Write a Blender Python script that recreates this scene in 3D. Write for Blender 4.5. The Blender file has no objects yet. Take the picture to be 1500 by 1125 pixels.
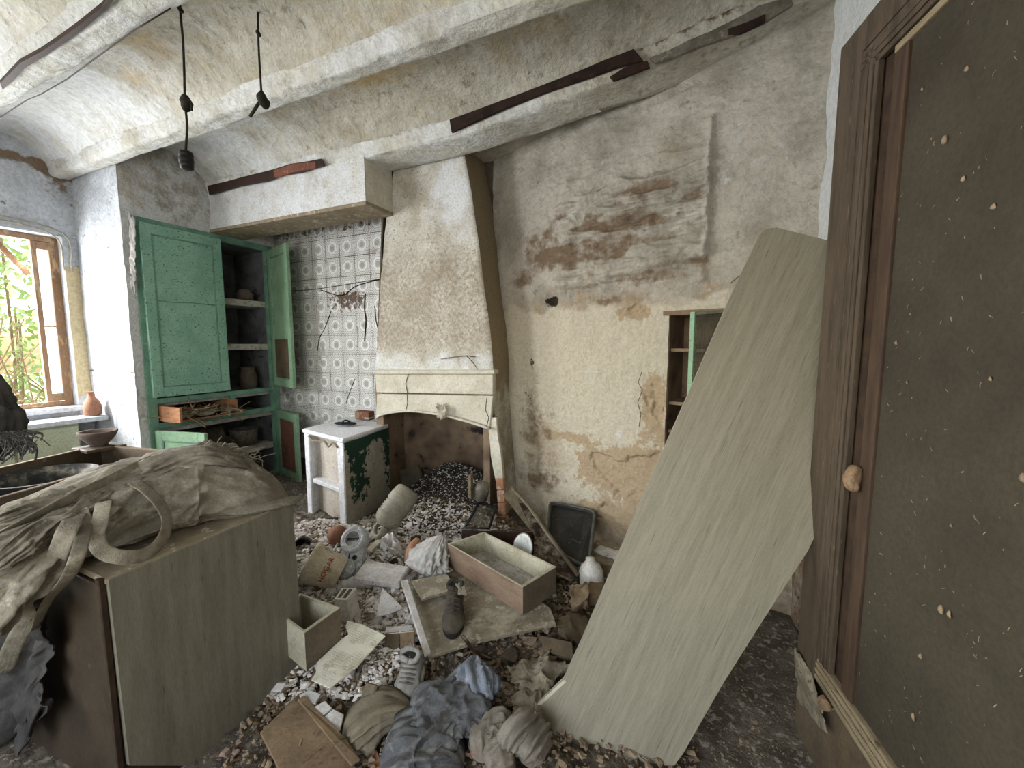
import bpy, bmesh, math, random
import numpy as np
from mathutils import Vector, Matrix, noise as mn
random.seed(7); rng = np.random.default_rng(7)
S = bpy.context.scene; COL = S.collection
pi = math.pi

# ------------------------------------------------------------------ camera, sky, lights, exposure
FOC = 600.0; YAW = math.radians(24.1); PIT = math.radians(5.6); CZ = 1.55
cam_d = bpy.data.cameras.new('camera'); cam = bpy.data.objects.new('camera', cam_d); COL.objects.link(cam)
cam_d.sensor_width = 36; cam_d.lens = 36 * FOC / 1500; cam_d.clip_start = 0.02; cam_d.clip_end = 200
cam.location = (0, 0, CZ); cam.rotation_euler = (pi/2 - PIT, 0, YAW)
S.camera = cam
S.view_settings.view_transform = 'Standard'; S.view_settings.look = 'None'
S.view_settings.gamma = 1; S.view_settings.use_curve_mapping = False
S.view_settings.exposure = 0.2
world = bpy.data.worlds.new('sky'); S.world = world; world.use_nodes = True
wn = world.node_tree.nodes; wl = world.node_tree.links
sky = wn.new('ShaderNodeTexSky'); sky.sky_type = 'NISHITA'; sky.sun_disc = False
sky.sun_elevation = math.radians(48); sky.sun_rotation = math.radians(240); sky.air_density = 1.6; sky.dust_density = 3
wl.new(sky.outputs[0], wn['Background'].inputs[0]); wn['Background'].inputs[1].default_value = 0.75

def area(name, loc, rot, sx, sy, power, color=(1, 1, 1), spread=180):
    d = bpy.data.lights.new(name, 'AREA'); d.shape = 'RECTANGLE'; d.size = sx; d.size_y = sy
    d.energy = power; d.color = color; d.spread = math.radians(spread)
    o = bpy.data.objects.new(name, d); COL.objects.link(o); o.location = loc; o.rotation_euler = rot
    return o
sd = bpy.data.lights.new('sun', 'SUN'); sd.energy = 8.0; sd.angle = math.radians(0.6); sd.color = (1, .95, .86)
sun = bpy.data.objects.new('sun', sd); COL.objects.link(sun)
sun.rotation_euler = Vector((-0.42, -0.62, 0.66)).to_track_quat('Z', 'Y').to_euler()
# daylight of the window in view, then two added fill lamps out of view
area('window_daylight', (-5.62, 1.25, 1.75), (0, -pi/2+.35, 0), 1.45, 1.1, 85, (.97, .98, 1))
area('left_fill_lamp', (-5.3, -0.55, 1.75), (0, -pi/2+.30, 0), 1.5, 1.1, 150, (.97, .98, 1))
area('rear_fill_lamp', (-1.2, -1.75, 1.65), (pi/2, 0, 0), 3.0, 1.7, 56, (1, .975, .94))

# ------------------------------------------------------------------ picture point -> place in the room
_fw = np.array([-math.sin(YAW)*math.cos(PIT), math.cos(YAW)*math.cos(PIT), -math.sin(PIT)])
_rt = np.array([math.cos(YAW), math.sin(YAW), 0.0]); _up = np.cross(_rt, _fw); _C = np.array([0, 0, CZ])
def ray(x, y): return _fw + _rt*(x-750)/FOC - _up*(y-562.5)/FOC
def atz(x, y, z): r = ray(x, y); return Vector(_C + r*(z-CZ)/r[2])
def atx(x, y, X): r = ray(x, y); return Vector(_C + r*X/r[0])
def aty(x, y, Y): r = ray(x, y); return Vector(_C + r*Y/r[1])
def atd(x, y, d): return Vector(_C + ray(x, y)*d)
def atp(x, y, p0, n):
    r = ray(x, y); n = np.array(n); return Vector(_C + r*((np.array(p0)-_C) @ n)/(r @ n))

# ------------------------------------------------------------------ numpy value noise
def _h(ix, iy, s):
    n = (ix*374761393 + iy*668265263 + s*974711) & 0x7fffffff
    n = ((n ^ (n >> 13))*1274126177) & 0x7fffffff
    n = (n ^ (n >> 16)) & 0xffff
    return n/65535.0
def vn(x, y, s=0):
    x = np.asarray(x, float); y = np.asarray(y, float)
    ix = np.floor(x).astype(np.int64); iy = np.floor(y).astype(np.int64); fx = x-ix; fy = y-iy
    fx = fx*fx*(3-2*fx); fy = fy*fy*(3-2*fy)
    a = _h(ix, iy, s); b = _h(ix+1, iy, s); c = _h(ix, iy+1, s); d = _h(ix+1, iy+1, s)
    return (a*(1-fx)+b*fx)*(1-fy)+(c*(1-fx)+d*fx)*fy
def fbm(x, y, o=4, s=0, g=.5):
    t = 0; a = 1; n = 0
    for k in range(o): t = t + a*vn(x*2**k, y*2**k, s+k*17); n += a; a *= g
    return t/n
def ridge(x, y, o=3, s=0): return 1-np.abs(2*fbm(x, y, o, s)-1)
def ss(e0, e1, x): t = np.clip((x-e0)/(e1-e0), 0, 1); return t*t*(3-2*t)
def blob(u, v, cu, cv, ru, rv): return np.exp(-(((u-cu)/ru)**2+((v-cv)/rv)**2))

# ------------------------------------------------------------------ materials
def lin(c):
    return tuple((v/12.92 if v <= .04045 else ((v+.055)/1.055)**2.4) for v in c)
class NT:
    def __init__(s, name):
        s.m = bpy.data.materials.new(name); s.m.use_nodes = True; s.t = s.m.node_tree; s.n = s.t.nodes
        s.b = s.n['Principled BSDF']; s.co = s.n.new('ShaderNodeTexCoord')
    def L(s, a, b): s.t.links.new(a, b)
    def mapping(s, sc=(1, 1, 1), src='Object', loc=(0, 0, 0)):
        m = s.n.new('ShaderNodeMapping'); m.inputs['Scale'].default_value = sc; m.inputs['Location'].default_value = loc
        s.L(s.co.outputs[src], m.inputs[0]); return m.outputs[0]
    def noise(s, scale, detail=5, rough=.6, vec=None, dist=0):
        n = s.n.new('ShaderNodeTexNoise'); n.inputs['Scale'].default_value = scale; n.inputs['Detail'].default_value = detail
        n.inputs['Roughness'].default_value = rough; n.inputs['Distortion'].default_value = dist
        s.L(vec if vec is not None else s.co.outputs['Object'], n.inputs['Vector']); return n.outputs['Fac']
    def ramp(s, fac, a, b):
        r = s.n.new('ShaderNodeMapRange'); r.interpolation_type = 'SMOOTHSTEP'
        r.inputs['From Min'].default_value = a; r.inputs['From Max'].default_value = b; s.L(fac, r.inputs['Value']); return r.outputs[0]
    def math(s, op, a, b=None, clamp=False):
        m = s.n.new('ShaderNodeMath'); m.operation = op; m.use_clamp = clamp
        for i, v in enumerate((a, b)):
            if v is None: continue
            if isinstance(v, (int, float)): m.inputs[i].default_value = v
            else: s.L(v, m.inputs[i])
        return m.outputs[0]
    def mix(s, fac, a, b):
        m = s.n.new('ShaderNodeMix'); m.data_type = 'RGBA'
        for i, v in ((0, fac), (6, a), (7, b)):
            if isinstance(v, (int, float)): m.inputs[i].default_value = v
            elif isinstance(v, tuple): m.inputs[i].default_value = (*lin(v), 1)
            else: s.L(v, m.inputs[i])
        return m.outputs[2]
    def attr(s, name):
        a = s.n.new('ShaderNodeAttribute'); a.attribute_name = name; return a.outputs['Fac']
    def up(s):
        g = s.n.new('ShaderNodeNewGeometry'); x = s.n.new('ShaderNodeSeparateXYZ'); s.L(g.outputs['Normal'], x.inputs[0]); return x.outputs[2]
    def bump(s, h, strength=.3, dist=.01):
        b = s.n.new('ShaderNodeBump'); b.inputs['Strength'].default_value = strength; b.inputs['Distance'].default_value = dist
        s.L(h, b.inputs['Height']); s.L(b.outputs[0], s.b.inputs['Normal'])
    def out(s, col, rough=.85, metal=0, spec=.3):
        if isinstance(col, tuple): s.b.inputs['Base Color'].default_value = (*lin(col), 1)
        else: s.L(col, s.b.inputs['Base Color'])
        s.b.inputs['Roughness'].default_value = rough; s.b.inputs['Metallic'].default_value = metal
        s.b.inputs['Specular IOR Level'].default_value = spec
        return s.m

def mat(name, c1, c2=None, scale=6, c3=None, s3=25, t3=(.58, .68), dust=0, dustc=(.68, .65, .58), rough=.85, bump=.25,
        bscale=40, bd=.004, stretch=(1, 1, 1), metal=0, spec=.25, layers=(), grain=.16):
    """layers: (attribute, colour, noise scale, softness)"""
    t = NT(name); v = t.mapping(stretch)
    col = c1
    if c2: col = t.mix(t.ramp(t.noise(scale, 6, .62, v), .35, .68), c1, c2)
    if c3: col = t.mix(t.ramp(t.noise(s3, 5, .65, v), *t3), col, c3)
    for (a, c, sc, soft) in layers:
        f = t.math('ADD', t.attr(a), t.math('MULTIPLY', t.math('SUBTRACT', t.noise(sc, 7, .68), .5), 1.1))
        col = t.mix(t.ramp(f, .5-soft, .5+soft), col, c)
    if grain:
        g = t.n.new('ShaderNodeMix'); g.data_type = 'RGBA'; g.blend_type = 'MULTIPLY'; g.inputs[0].default_value = 1
        if isinstance(col, tuple): g.inputs[6].default_value = (*lin(col), 1)
        else: t.L(col, g.inputs[6])
        gv = t.math('ADD', 1-grain*1.3, t.math('MULTIPLY', t.ramp(t.noise(bscale*1.6, 6, .75, v), .36, .60), grain*1.6)); cm = t.n.new('ShaderNodeCombineColor')
        for q in range(3): t.L(gv, cm.inputs[q])
        t.L(cm.outputs[0], g.inputs[7]); col = g.outputs[2]
    if dust:
        f = t.math('MULTIPLY', t.ramp(t.up(), .2, .9), t.ramp(t.noise(9, 6, .7), .62-.5*dust, .9-.5*dust))
        col = t.mix(f, col, dustc)
    h = t.noise(bscale, 8, .65, v)
    t.bump(h, bump, bd)
    return t.out(col, rough, metal, spec)

PL = (.80, .79, .755)
M = {}
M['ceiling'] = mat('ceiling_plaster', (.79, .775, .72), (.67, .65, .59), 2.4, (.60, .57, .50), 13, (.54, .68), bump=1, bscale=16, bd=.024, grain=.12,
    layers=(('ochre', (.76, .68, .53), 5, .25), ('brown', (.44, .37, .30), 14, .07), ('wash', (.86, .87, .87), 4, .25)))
M['plaster'] = mat('wall_plaster', (.72, .70, .655), (.585, .565, .515), 3.5, (.50, .46, .40), 11, (.6, .75), bump=1, bscale=24, bd=.02, grain=.11,
    layers=(('ochre', (.66, .58, .47), 6, .2), ('cream', (.775, .742, .67), 4, .22), ('beige', (.68, .605, .50), 9, .05),
            ('brown', (.47, .40, .325), 9, .17), ('dark', (.19, .16, .13), 24, .06), ('white', (.80, .81, .81), 8, .12)))
M['whitewash'] = mat('whitewash', (.80, .82, .845), (.72, .74, .765), 5, (.54, .54, .53), 18, (.62, .69), bump=.8, bscale=22, bd=.014,
    layers=(('yellow', (.80, .74, .60), 6, .08), ('brown', (.50, .43, .36), 14, .12)))
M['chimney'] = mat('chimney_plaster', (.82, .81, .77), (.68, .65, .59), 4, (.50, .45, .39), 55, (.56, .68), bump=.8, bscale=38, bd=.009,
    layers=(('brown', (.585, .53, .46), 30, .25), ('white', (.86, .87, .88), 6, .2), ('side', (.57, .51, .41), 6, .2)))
M['mantel'] = mat('mantel_cream', (.83, .81, .755), (.75, .725, .66), 6, (.56, .51, .43), 26, (.63, .72), bump=.4, bscale=30)
M['soot'] = mat('sooty_brick', (.55, .47, .39), (.38, .32, .27), 4, (.22, .19, .17), 8, (.58, .7), bump=.6, bscale=20, bd=.012,
    layers=(('dark', (.13, .12, .12), 14, .15),))
M['brick'] = mat('orange_brick', (.76, .57, .45), (.68, .49, .39), 9, (.80, .74, .66), 14, (.52, .64), bump=.4, bscale=40)
M['steel'] = mat('rusted_steel', (.20, .14, .11), (.12, .085, .07), 12, (.34, .22, .15), 35, (.6, .7), bump=.6, bscale=60, rough=.9)
M['green'] = mat('green_paint', (.57, .735, .655), (.49, .665, .585), 4, (.22, .31, .27), 55, (.60, .65), bump=.3, bscale=50, rough=.5)
M['green_frame'] = mat('green_frame_paint', (.46, .62, .54), (.37, .52, .46), 6, (.62, .63, .58), 26, (.60, .70), bump=.3, bscale=50, rough=.6)
M['green_light'] = mat('light_green_paint', (.57, .70, .575), (.49, .62, .50), 5, (.28, .35, .28), 50, (.62, .67), bump=.3, bscale=50, rough=.5)
M['red_paint'] = mat('red_brown_paint', (.50, .32, .26), (.42, .28, .23), 8, (.60, .50, .42), 30, (.58, .68))
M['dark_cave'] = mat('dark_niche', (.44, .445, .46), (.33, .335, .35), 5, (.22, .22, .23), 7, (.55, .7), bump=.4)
M['shelf'] = mat('dusty_shelf', (.74, .73, .70), (.62, .61, .58), 9, (.50, .48, .44), 30, (.56, .66))
M['wood_raw'] = mat('raw_wood', (.66, .48, .35), (.55, .38, .27), 8, stretch=(1, 1, 6), bump=.2)
M['stand'] = mat('stand_whitewash', (.90, .91, .93), (.84, .84, .85), 8, (.60, .54, .46), 20, (.66, .72), bump=.5, bscale=30, bd=.008)
M['stand_in'] = mat('stand_inner_plaster', (.82, .79, .745), (.75, .71, .66), 6, (.66, .61, .56), 14, (.6, .72))
M['stand_side'] = mat('stand_side_paint', (.74, .72, .67), (.65, .63, .58), 6, (.52, .48, .42), 20, (.6, .7), bump=.5,
    layers=(('green', (.16, .28, .23), 15, .02),))
M['veneer'] = mat('veneer_board', (.60, .58, .515), (.55, .53, .465), 3.5, (.44, .42, .35), 14, (.60, .76), bump=.12, bscale=30, stretch=(11, 11, .4), rough=.55, spec=.35)
M['veneer_cab'] = mat('veneer_cabinet', (.50, .485, .43), (.435, .42, .37), 6, (.35, .33, .28), 20, (.60, .76), bump=.1, bscale=60, stretch=(1, 4, .45), rough=.6)
M['cab_side'] = mat('cabinet_brown', (.27, .23, .185), (.21, .18, .15), 5, (.34, .29, .23), 14, (.6, .75), rough=.6)
M['edge_dark'] = mat('dark_edge', (.25, .19, .14), (.18, .14, .11), 15)
M['doorw'] = mat('door_wood', (.33, .285, .235), (.25, .215, .175), 5, (.45, .39, .32), 30, (.62, .70), stretch=(6, 6, .6), bump=.35, bscale=30, rough=.6)
M['door_red'] = mat('door_red_wood', (.30, .235, .185), (.22, .17, .135), 6, stretch=(6, 6, .6), bump=.2, rough=.6)
M['doorp'] = mat('door_panel', (.255, .235, .19), (.21, .19, .155), 3, (.36, .32, .25), 55, (.70, .74), bump=.2, bscale=50, rough=.7)
M['rail_light'] = mat('pale_wood_rail', (.56, .51, .41), (.47, .42, .34), 5, (.38, .33, .26), 20, (.6, .7), stretch=(1, 1, 6))
M['mud'] = mat('dried_mud', (.58, .485, .38), (.47, .39, .31), 20, bump=.8, bscale=60, bd=.01)
M['floor'] = mat('grimy_cement', (.36, .345, .31), (.27, .26, .235), 4, (.50, .47, .42), 45, (.62, .68), bump=.6, bscale=40, bd=.008)
M['debris'] = mat('rubble_ground', (.45, .42, .375), (.32, .29, .25), 9, (.63, .60, .56), 30, (.54, .62), bump=1, bscale=38, bd=.02,
    layers=(('pale', (.77, .75, .73), 16, .2), ('ash', (.26, .245, .235), 26, .25)))
M['chip_pale'] = mat('plaster_chip', (.92, .90, .88), (.80, .77, .73), 15, bump=.3)
M['chip_tan'] = mat('tan_chip', (.60, .53, .44), (.47, .41, .34), 15, bump=.3)
M['chip_red'] = mat('brick_chip', (.60, .50, .45), (.52, .44, .40), 15, dust=.5)
M['chip_ash'] = mat('ash_chip', (.20, .18, .17), (.30, .28, .26), 15, bump=.3)
M['splinter'] = mat('wood_splinter', (.38, .31, .23), (.27, .22, .17), 15)
M['canvas'] = mat('dirty_canvas', (.56, .535, .48), (.44, .415, .37), 5, (.66, .63, .565), 16, (.54, .70), bump=.5, bscale=70, bd=.006)
M['strap'] = mat('woven_strap', (.62, .59, .53), (.50, .475, .42), 30, bump=.9, bscale=150, bd=.005)
M['rag'] = mat('dark_rag', (.31, .30, .295), (.20, .195, .19), 8, bump=.4, bscale=100)
M['chest'] = mat('chest_wood', (.40, .35, .29), (.32, .28, .23), 5, (.50, .44, .37), 14, (.6, .7), dust=.2, rough=.5)
M['chest_edge'] = mat('chest_rim_wood', (.62, .54, .45), (.50, .43, .36), 9)
M['black'] = mat('black_plastic', (.09, .095, .10), (.13, .13, .13), 8, rough=.5, bump=.05)
M['blackbasin'] = mat('black_rubber', (.13, .14, .14), (.19, .19, .18), 8, dust=.3, rough=.6)
M['cable'] = mat('dusty_cable', (.20, .185, .15), (.12, .11, .10), 40)
M['drawer_in'] = mat('drawer_inside', (.75, .73, .65), (.67, .645, .56), 6, (.52, .48, .40), 22, (.60, .72), rough=.6)
M['drawer_out'] = mat('drawer_front', (.58, .495, .425), (.51, .43, .37), 6, (.44, .37, .32), 18, (.58, .7), stretch=(1, 1, 4), rough=.5)
M['drawer_end'] = mat('drawer_end', (.47, .425, .36), (.40, .36, .305), 6, rough=.5)
M['particle'] = mat('dusty_board', (.56, .525, .45), (.46, .425, .36), 5, (.70, .67, .60), 24, (.56, .64), bump=.35, bscale=60, dust=.4)
M['white_board'] = mat('white_dirty_board', (.84, .83, .82), (.74, .72, .70), 12, (.50, .47, .43), 30, (.62, .7), bump=.4)
M['cream_sheet'] = mat('cream_sheet', (.82, .805, .73), (.74, .72, .64), 8, (.60, .57, .49), 24, (.6, .7), bump=.1)
M['cardboard'] = mat('cardboard', (.56, .48, .38), (.46, .39, .31), 7, (.36, .30, .24), 22, (.6, .7))
M['box_dark'] = mat('dark_carton', (.40, .35, .28), (.31, .27, .215), 7)
M['grey_paper'] = mat('dusty_paper', (.56, .525, .46), (.42, .39, .33), 14, (.34, .31, .26), 40, (.56, .63), bump=.5)
M['white_plastic'] = mat('white_plastic', (.84, .83, .80), (.74, .72, .68), 9, rough=.4, bump=.1)
M['jug'] = mat('greyed_plastic', (.62, .60, .54), (.53, .51, .455), 7, (.42, .40, .35), 20, (.60, .72), rough=.5, bump=.15)
M['yellow_tub'] = mat('yellowed_tub', (.86, .83, .75), (.77, .72, .62), 10, (.60, .54, .42), 20, (.56, .70), rough=.5, bump=.15)
M['red_print'] = mat('red_print', (.74, .30, .25), (.64, .26, .2), 20)
M['appliance'] = mat('grey_enamel', (.70, .715, .725), (.60, .615, .63), 9, (.84, .85, .86), 40, (.54, .62), rough=.45, bump=.2)
M['white_cloth'] = mat('white_cloth', (.80, .79, .78), (.68, .67, .65), 9, bump=.3, bscale=90)
M['denim'] = mat('blue_grey_cloth', (.40, .405, .415), (.27, .275, .29), 7, (.50, .51, .53), 16, (.54, .68), bump=.4, bscale=120, bd=.004, dust=.4, dustc=(.55, .55, .55))
M['blue_cloth'] = mat('pale_blue_cloth', (.54, .57, .62), (.42, .45, .50), 9, (.66, .66, .67), 20, (.55, .66), bump=.4, bscale=120)
M['khaki'] = mat('khaki_cloth', (.52, .485, .415), (.43, .40, .34), 5, bump=.3, bscale=90)
M['towel'] = mat('grey_towel', (.58, .55, .51), (.47, .44, .40), 9, bump=.7, bscale=160, bd=.004)
M['shoe'] = mat('grey_shoe', (.60, .595, .58), (.47, .46, .44), 12, (.30, .29, .28), 30, (.62, .7), bump=.4)
M['boot'] = mat('dark_boot', (.24, .22, .19), (.31, .285, .24), 9, dust=.15, dustc=(.40, .37, .31), rough=.7)
M['sole'] = mat('boot_sole', (.13, .125, .11), (.19, .18, .15), 15)
M['lace'] = mat('pale_lace', (.56, .53, .48))
M['tray'] = mat('blackened_tray', (.22, .215, .20), (.155, .15, .14), 7, (.30, .29, .26), 28, (.56, .64), bump=.5, bscale=40, rough=.7)
M['tray_rim'] = mat('tray_rim', (.37, .38, .35), (.28, .29, .27), 20, rough=.6)
M['plank'] = mat('grey_plank', (.50, .455, .385), (.40, .36, .30), 8, (.28, .245, .2), 22, (.6, .68), stretch=(2, 2, 2), bump=.5)
M['dark_wood'] = mat('dark_brown_wood', (.24, .165, .13), (.17, .12, .10), 6, dust=.4, rough=.6)
M['enamel'] = mat('white_enamel', (.80, .81, .80), (.70, .71, .70), 9, (.38, .36, .33), 16, (.66, .7), rough=.35)
M['metal'] = mat('dull_metal', (.46, .44, .40), (.36, .34, .30), 12, (.56, .53, .48), 30, (.55, .65), rough=.6)
M['slab'] = mat('grey_slab', (.38, .35, .30), (.30, .27, .235), 8)
M['stone'] = mat('step_stone', (.60, .55, .46), (.50, .45, .37), 8, (.72, .69, .62), 22, (.56, .66), bump=.5)
M['terracotta'] = mat('terracotta', (.62, .45, .36), (.52, .38, .31), 10)
M['bowl'] = mat('grey_bowl', (.46, .40, .37), (.38, .33, .31), 10)
M['pale_door'] = mat('pale_cupboard', (.70, .72, .63), (.64, .66, .56), 6)
M['win_wood'] = mat('window_wood', (.62, .50, .40), (.52, .41, .32), 7, (.74, .63, .50), 14, (.54, .64), stretch=(1, 1, .3))
M['leaf'] = mat('leaf_green', (.60, .70, .42), (.72, .78, .58), 3, rough=.5, grain=0)
M['twig'] = mat('bare_twig', (.60, .52, .40), (.48, .40, .30), 9)
M['ground'] = mat('outside_ground', (.58, .56, .44), (.50, .52, .36), 3)
M['mesh_wire'] = mat('wire_mesh', (.38, .38, .31), (.28, .28, .23), 20)
M['web'] = mat('dusty_threads', (.72, .69, .62), (.6, .57, .5), 20)
def glass_mat(name, milky):
    t = NT(name); o = t.n['Material Output']
    tr = t.n.new('ShaderNodeBsdfTransparent'); tl = t.n.new('ShaderNodeBsdfTranslucent'); df = t.n.new('ShaderNodeBsdfDiffuse')
    tl.inputs[0].default_value = (.92, .95, .96, 1); df.inputs[0].default_value = (.85, .9, .9, 1)
    a = t.n.new('ShaderNodeMixShader'); a.inputs[0].default_value = .25; t.L(tl.outputs[0], a.inputs[1]); t.L(df.outputs[0], a.inputs[2])
    b = t.n.new('ShaderNodeMixShader'); b.inputs[0].default_value = milky; t.L(tr.outputs[0], b.inputs[1]); t.L(a.outputs[0], b.inputs[2])
    t.L(b.outputs[0], o.inputs[0]); return t.m
M['milky'] = glass_mat('dusty_glass', .8)
M['clear'] = glass_mat('clear_glass', .06)
def tile_mat():
    t = NT('patterned_tile'); sx = t.n.new('ShaderNodeSeparateXYZ'); t.L(t.co.outputs['UV'], sx.inputs[0])
    u, v = sx.outputs[0], sx.outputs[1]
    cu = t.math('SUBTRACT', u, .5); cv = t.math('SUBTRACT', v, .5)
    r = t.math('SQRT', t.math('ADD', t.math('MULTIPLY', cu, cu), t.math('MULTIPLY', cv, cv)))
    ang = t.math('ARCTAN2', cv, cu)
    au = t.math('ABSOLUTE', cu); av = t.math('ABSOLUTE', cv)
    def band(x, a, b, e=.012):
        return t.math('MULTIPLY', t.ramp(x, a-e, a+e), t.math('SUBTRACT', 1, t.ramp(x, b-e, b+e)))
    rp = t.math('ADD', r, t.math('MULTIPLY', t.math('COSINE', t.math('MULTIPLY', ang, 8)), .018))
    hatch = t.math('GREATER_THAN', t.math('SINE', t.math('MULTIPLY', u, 130)), -.2)
    core = t.math('MULTIPLY', t.math('SUBTRACT', 1, t.ramp(r, .135, .155)), t.math('ADD', .42, t.math('MULTIPLY', hatch, .22)))
    ring1 = band(r, .17, .19); ring2 = band(rp, .315, .335)
    du = t.math('SUBTRACT', au, .5); dv = t.math('SUBTRACT', av, .5)
    rc = t.math('SQRT', t.math('ADD', t.math('MULTIPLY', du, du), t.math('MULTIPLY', dv, dv)))
    c1 = band(rc, .20, .225); c2 = band(rc, .09, .12)
    out = t.math('MULTIPLY', t.ramp(rp, .33, .35), .16)
    dia = band(t.math('ADD', au, av), .56, .60)
    e1 = band(au, .405, .425); e2 = band(av, .405, .425)
    g = out
    for x, k in ((ring1, .85), (ring2, .85), (c1, .8), (c2, .8), (dia, .6), (e1, .55), (e2, .55), (core, 1)):
        g = t.math('MAXIMUM', g, t.math('MULTIPLY', x, k))
    nz = t.noise(5, 6, .7); 
    col = t.mix(g, (.93, .93, .92), (.20, .20, .19))
    col = t.mix(t.ramp(nz, .57, .72), col, (.55, .52, .46))
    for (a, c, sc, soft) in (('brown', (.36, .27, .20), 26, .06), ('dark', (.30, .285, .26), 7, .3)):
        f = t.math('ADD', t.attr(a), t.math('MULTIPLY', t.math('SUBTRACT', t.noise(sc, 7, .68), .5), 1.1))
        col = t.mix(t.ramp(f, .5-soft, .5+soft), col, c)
    return t.out(col, .45, 0, .4)
M['tile'] = tile_mat()
def hexsheet():
    t = NT('embossed_cream_sheet'); v = t.n.new('ShaderNodeTexVoronoi'); v.feature = 'DISTANCE_TO_EDGE'; v.inputs['Scale'].default_value = 85
    v.inputs['Randomness'].default_value = .25
    t.L(t.co.outputs['Object'], v.inputs['Vector'])
    e = t.math('SUBTRACT', 1, t.ramp(v.outputs['Distance'], .05, .14))
    m = t.math('MULTIPLY', e, t.ramp(t.noise(9, 3), .45, .6))
    col = t.mix(t.ramp(t.noise(12), .5, .7), (.87, .855, .79), (.77, .75, .67)); col = t.mix(t.math('MULTIPLY', m, .6), col, (.55, .52, .42))
    t.bump(m, .4, .003); return t.out(col, .7)
M['hexsheet'] = hexsheet()

# ------------------------------------------------------------------ object helpers (parts are written in room coordinates)
OFF = {}
def tag(o, label=None, cat=None, group=None, kind=None):
    if label: o['label'] = label
    if cat: o['category'] = cat
    if group: o['group'] = group
    if kind: o['kind'] = kind
    return o
def root(name, label, cat, loc, group=None):
    o = bpy.data.objects.new(name, None); o.empty_display_size = .05; COL.objects.link(o)
    loc = Vector(loc); o.location = loc; OFF[o.name] = loc.copy(); return tag(o, label, cat, group)
def link(name, me, parent, m, base=None, smooth=False):
    o = bpy.data.objects.new(name, me); COL.objects.link(o)
    n = len(me.vertices); co = np.empty(n*3); me.vertices.foreach_get('co', co); co = co.reshape(-1, 3)
    if parent is not None: origin = OFF[parent.name]; o.parent = parent; OFF[o.name] = origin
    else:
        origin = Vector(base) if base is not None else Vector((co[:, 0].mean(), co[:, 1].mean(), co[:, 2].min()))
        o.location = origin; OFF[o.name] = origin.copy()
    co -= np.array(origin); me.vertices.foreach_set('co', co.ravel())
    if m is not None:
        for mm in (m if isinstance(m, (list, tuple)) else [m]): me.materials.append(M[mm] if isinstance(mm, str) else mm)
    if smooth: me.polygons.foreach_set('use_smooth', [True]*len(me.polygons))
    me.update(); return o
def from_bm(name, bm, m, parent=None, base=None, smooth=False):
    me = bpy.data.meshes.new(name); bmesh.ops.recalc_face_normals(bm, faces=bm.faces); bm.to_mesh(me); bm.free()
    return link(name, me, parent, m, base, smooth)
def bx(bm, lo, hi, bev=0):
    """axis aligned box"""
    vs = [bm.verts.new((x, y, z)) for x in (lo[0], hi[0]) for y in (lo[1], hi[1]) for z in (lo[2], hi[2])]
    hexa(bm, [vs[i] for i in (0, 4, 6, 2, 1, 5, 7, 3)], bev)
def hexa(bm, v, bev=0):
    """v: four bottom, four top verts"""
    fs = [bm.faces.new([v[i] for i in q]) for q in ((0, 3, 2, 1), (4, 5, 6, 7), (0, 1, 5, 4), (1, 2, 6, 5), (2, 3, 7, 6), (3, 0, 4, 7))]
    if bev:
        es = list({e for f in fs for e in f.edges})
        bmesh.ops.bevel(bm, geom=es, offset=bev, segments=2, affect='EDGES', profile=.6)
def slab_bm(bm, pts, th, nrm=None, bev=.003):
    """a board: polygon pts (its upper face), thickness th along -normal"""
    pts = [Vector(p) for p in pts]
    if nrm is None:
        nrm = Vector((0, 0, 0))
        for i in range(len(pts)):
            a, b = pts[i], pts[(i+1) % len(pts)]; nrm += Vector(((a.y-b.y)*(a.z+b.z), (a.z-b.z)*(a.x+b.x), (a.x-b.x)*(a.y+b.y)))
        nrm.normalize()
        if nrm.z < 0: nrm = -nrm
    nrm = Vector(nrm).normalized()
    a = [bm.verts.new(p) for p in pts]; b = [bm.verts.new(p - nrm*th) for p in pts]; n = len(pts)
    f = [bm.faces.new(a), bm.faces.new(b[::-1])]
    for i in range(n): f.append(bm.faces.new((a[i], b[i], b[(i+1) % n], a[(i+1) % n])))
    if bev: bmesh.ops.bevel(bm, geom=list({e for q in f for e in q.edges}), offset=bev, segments=1, affect='EDGES')
def slab(name, pts, th, m, parent=None, nrm=None, bev=.003, **k):
    bm = bmesh.new(); slab_bm(bm, pts, th, nrm, bev); return tag(from_bm(name, bm, m, parent), **k)
def box(name, lo, hi, m, parent=None, bev=.004, **k):
    bm = bmesh.new(); bx(bm, lo, hi, bev); return tag(from_bm(name, bm, m, parent), **k)
def frames(pts):
    pts = [Vector(p) for p in pts]; out = []; prev = None
    for i, p in enumerate(pts):
        t = (pts[min(i+1, len(pts)-1)] - pts[max(i-1, 0)]).normalized()
        if prev is None:
            u = Vector((0, 0, 1)) if abs(t.z) < .9 else Vector((1, 0, 0))
        else: u = prev
        s = t.cross(u).normalized(); u2 = s.cross(t).normalized(); prev = u2; out.append((p, t, s, u2))
    return out
def smoothpath(pts, n=8):
    P = [Vector(p) for p in pts]; P = [2*P[0]-P[1]] + P + [2*P[-1]-P[-2]]; out = []
    for i in range(1, len(P)-2):
        for k in range(n):
            t = k/n; a, b, c, d = P[i-1:i+3]
            out.append(.5*((2*b)+(c-a)*t+(2*a-5*b+4*c-d)*t*t+(3*b-a-3*c+d)*t**3))
    out.append(P[-2]); return out
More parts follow.
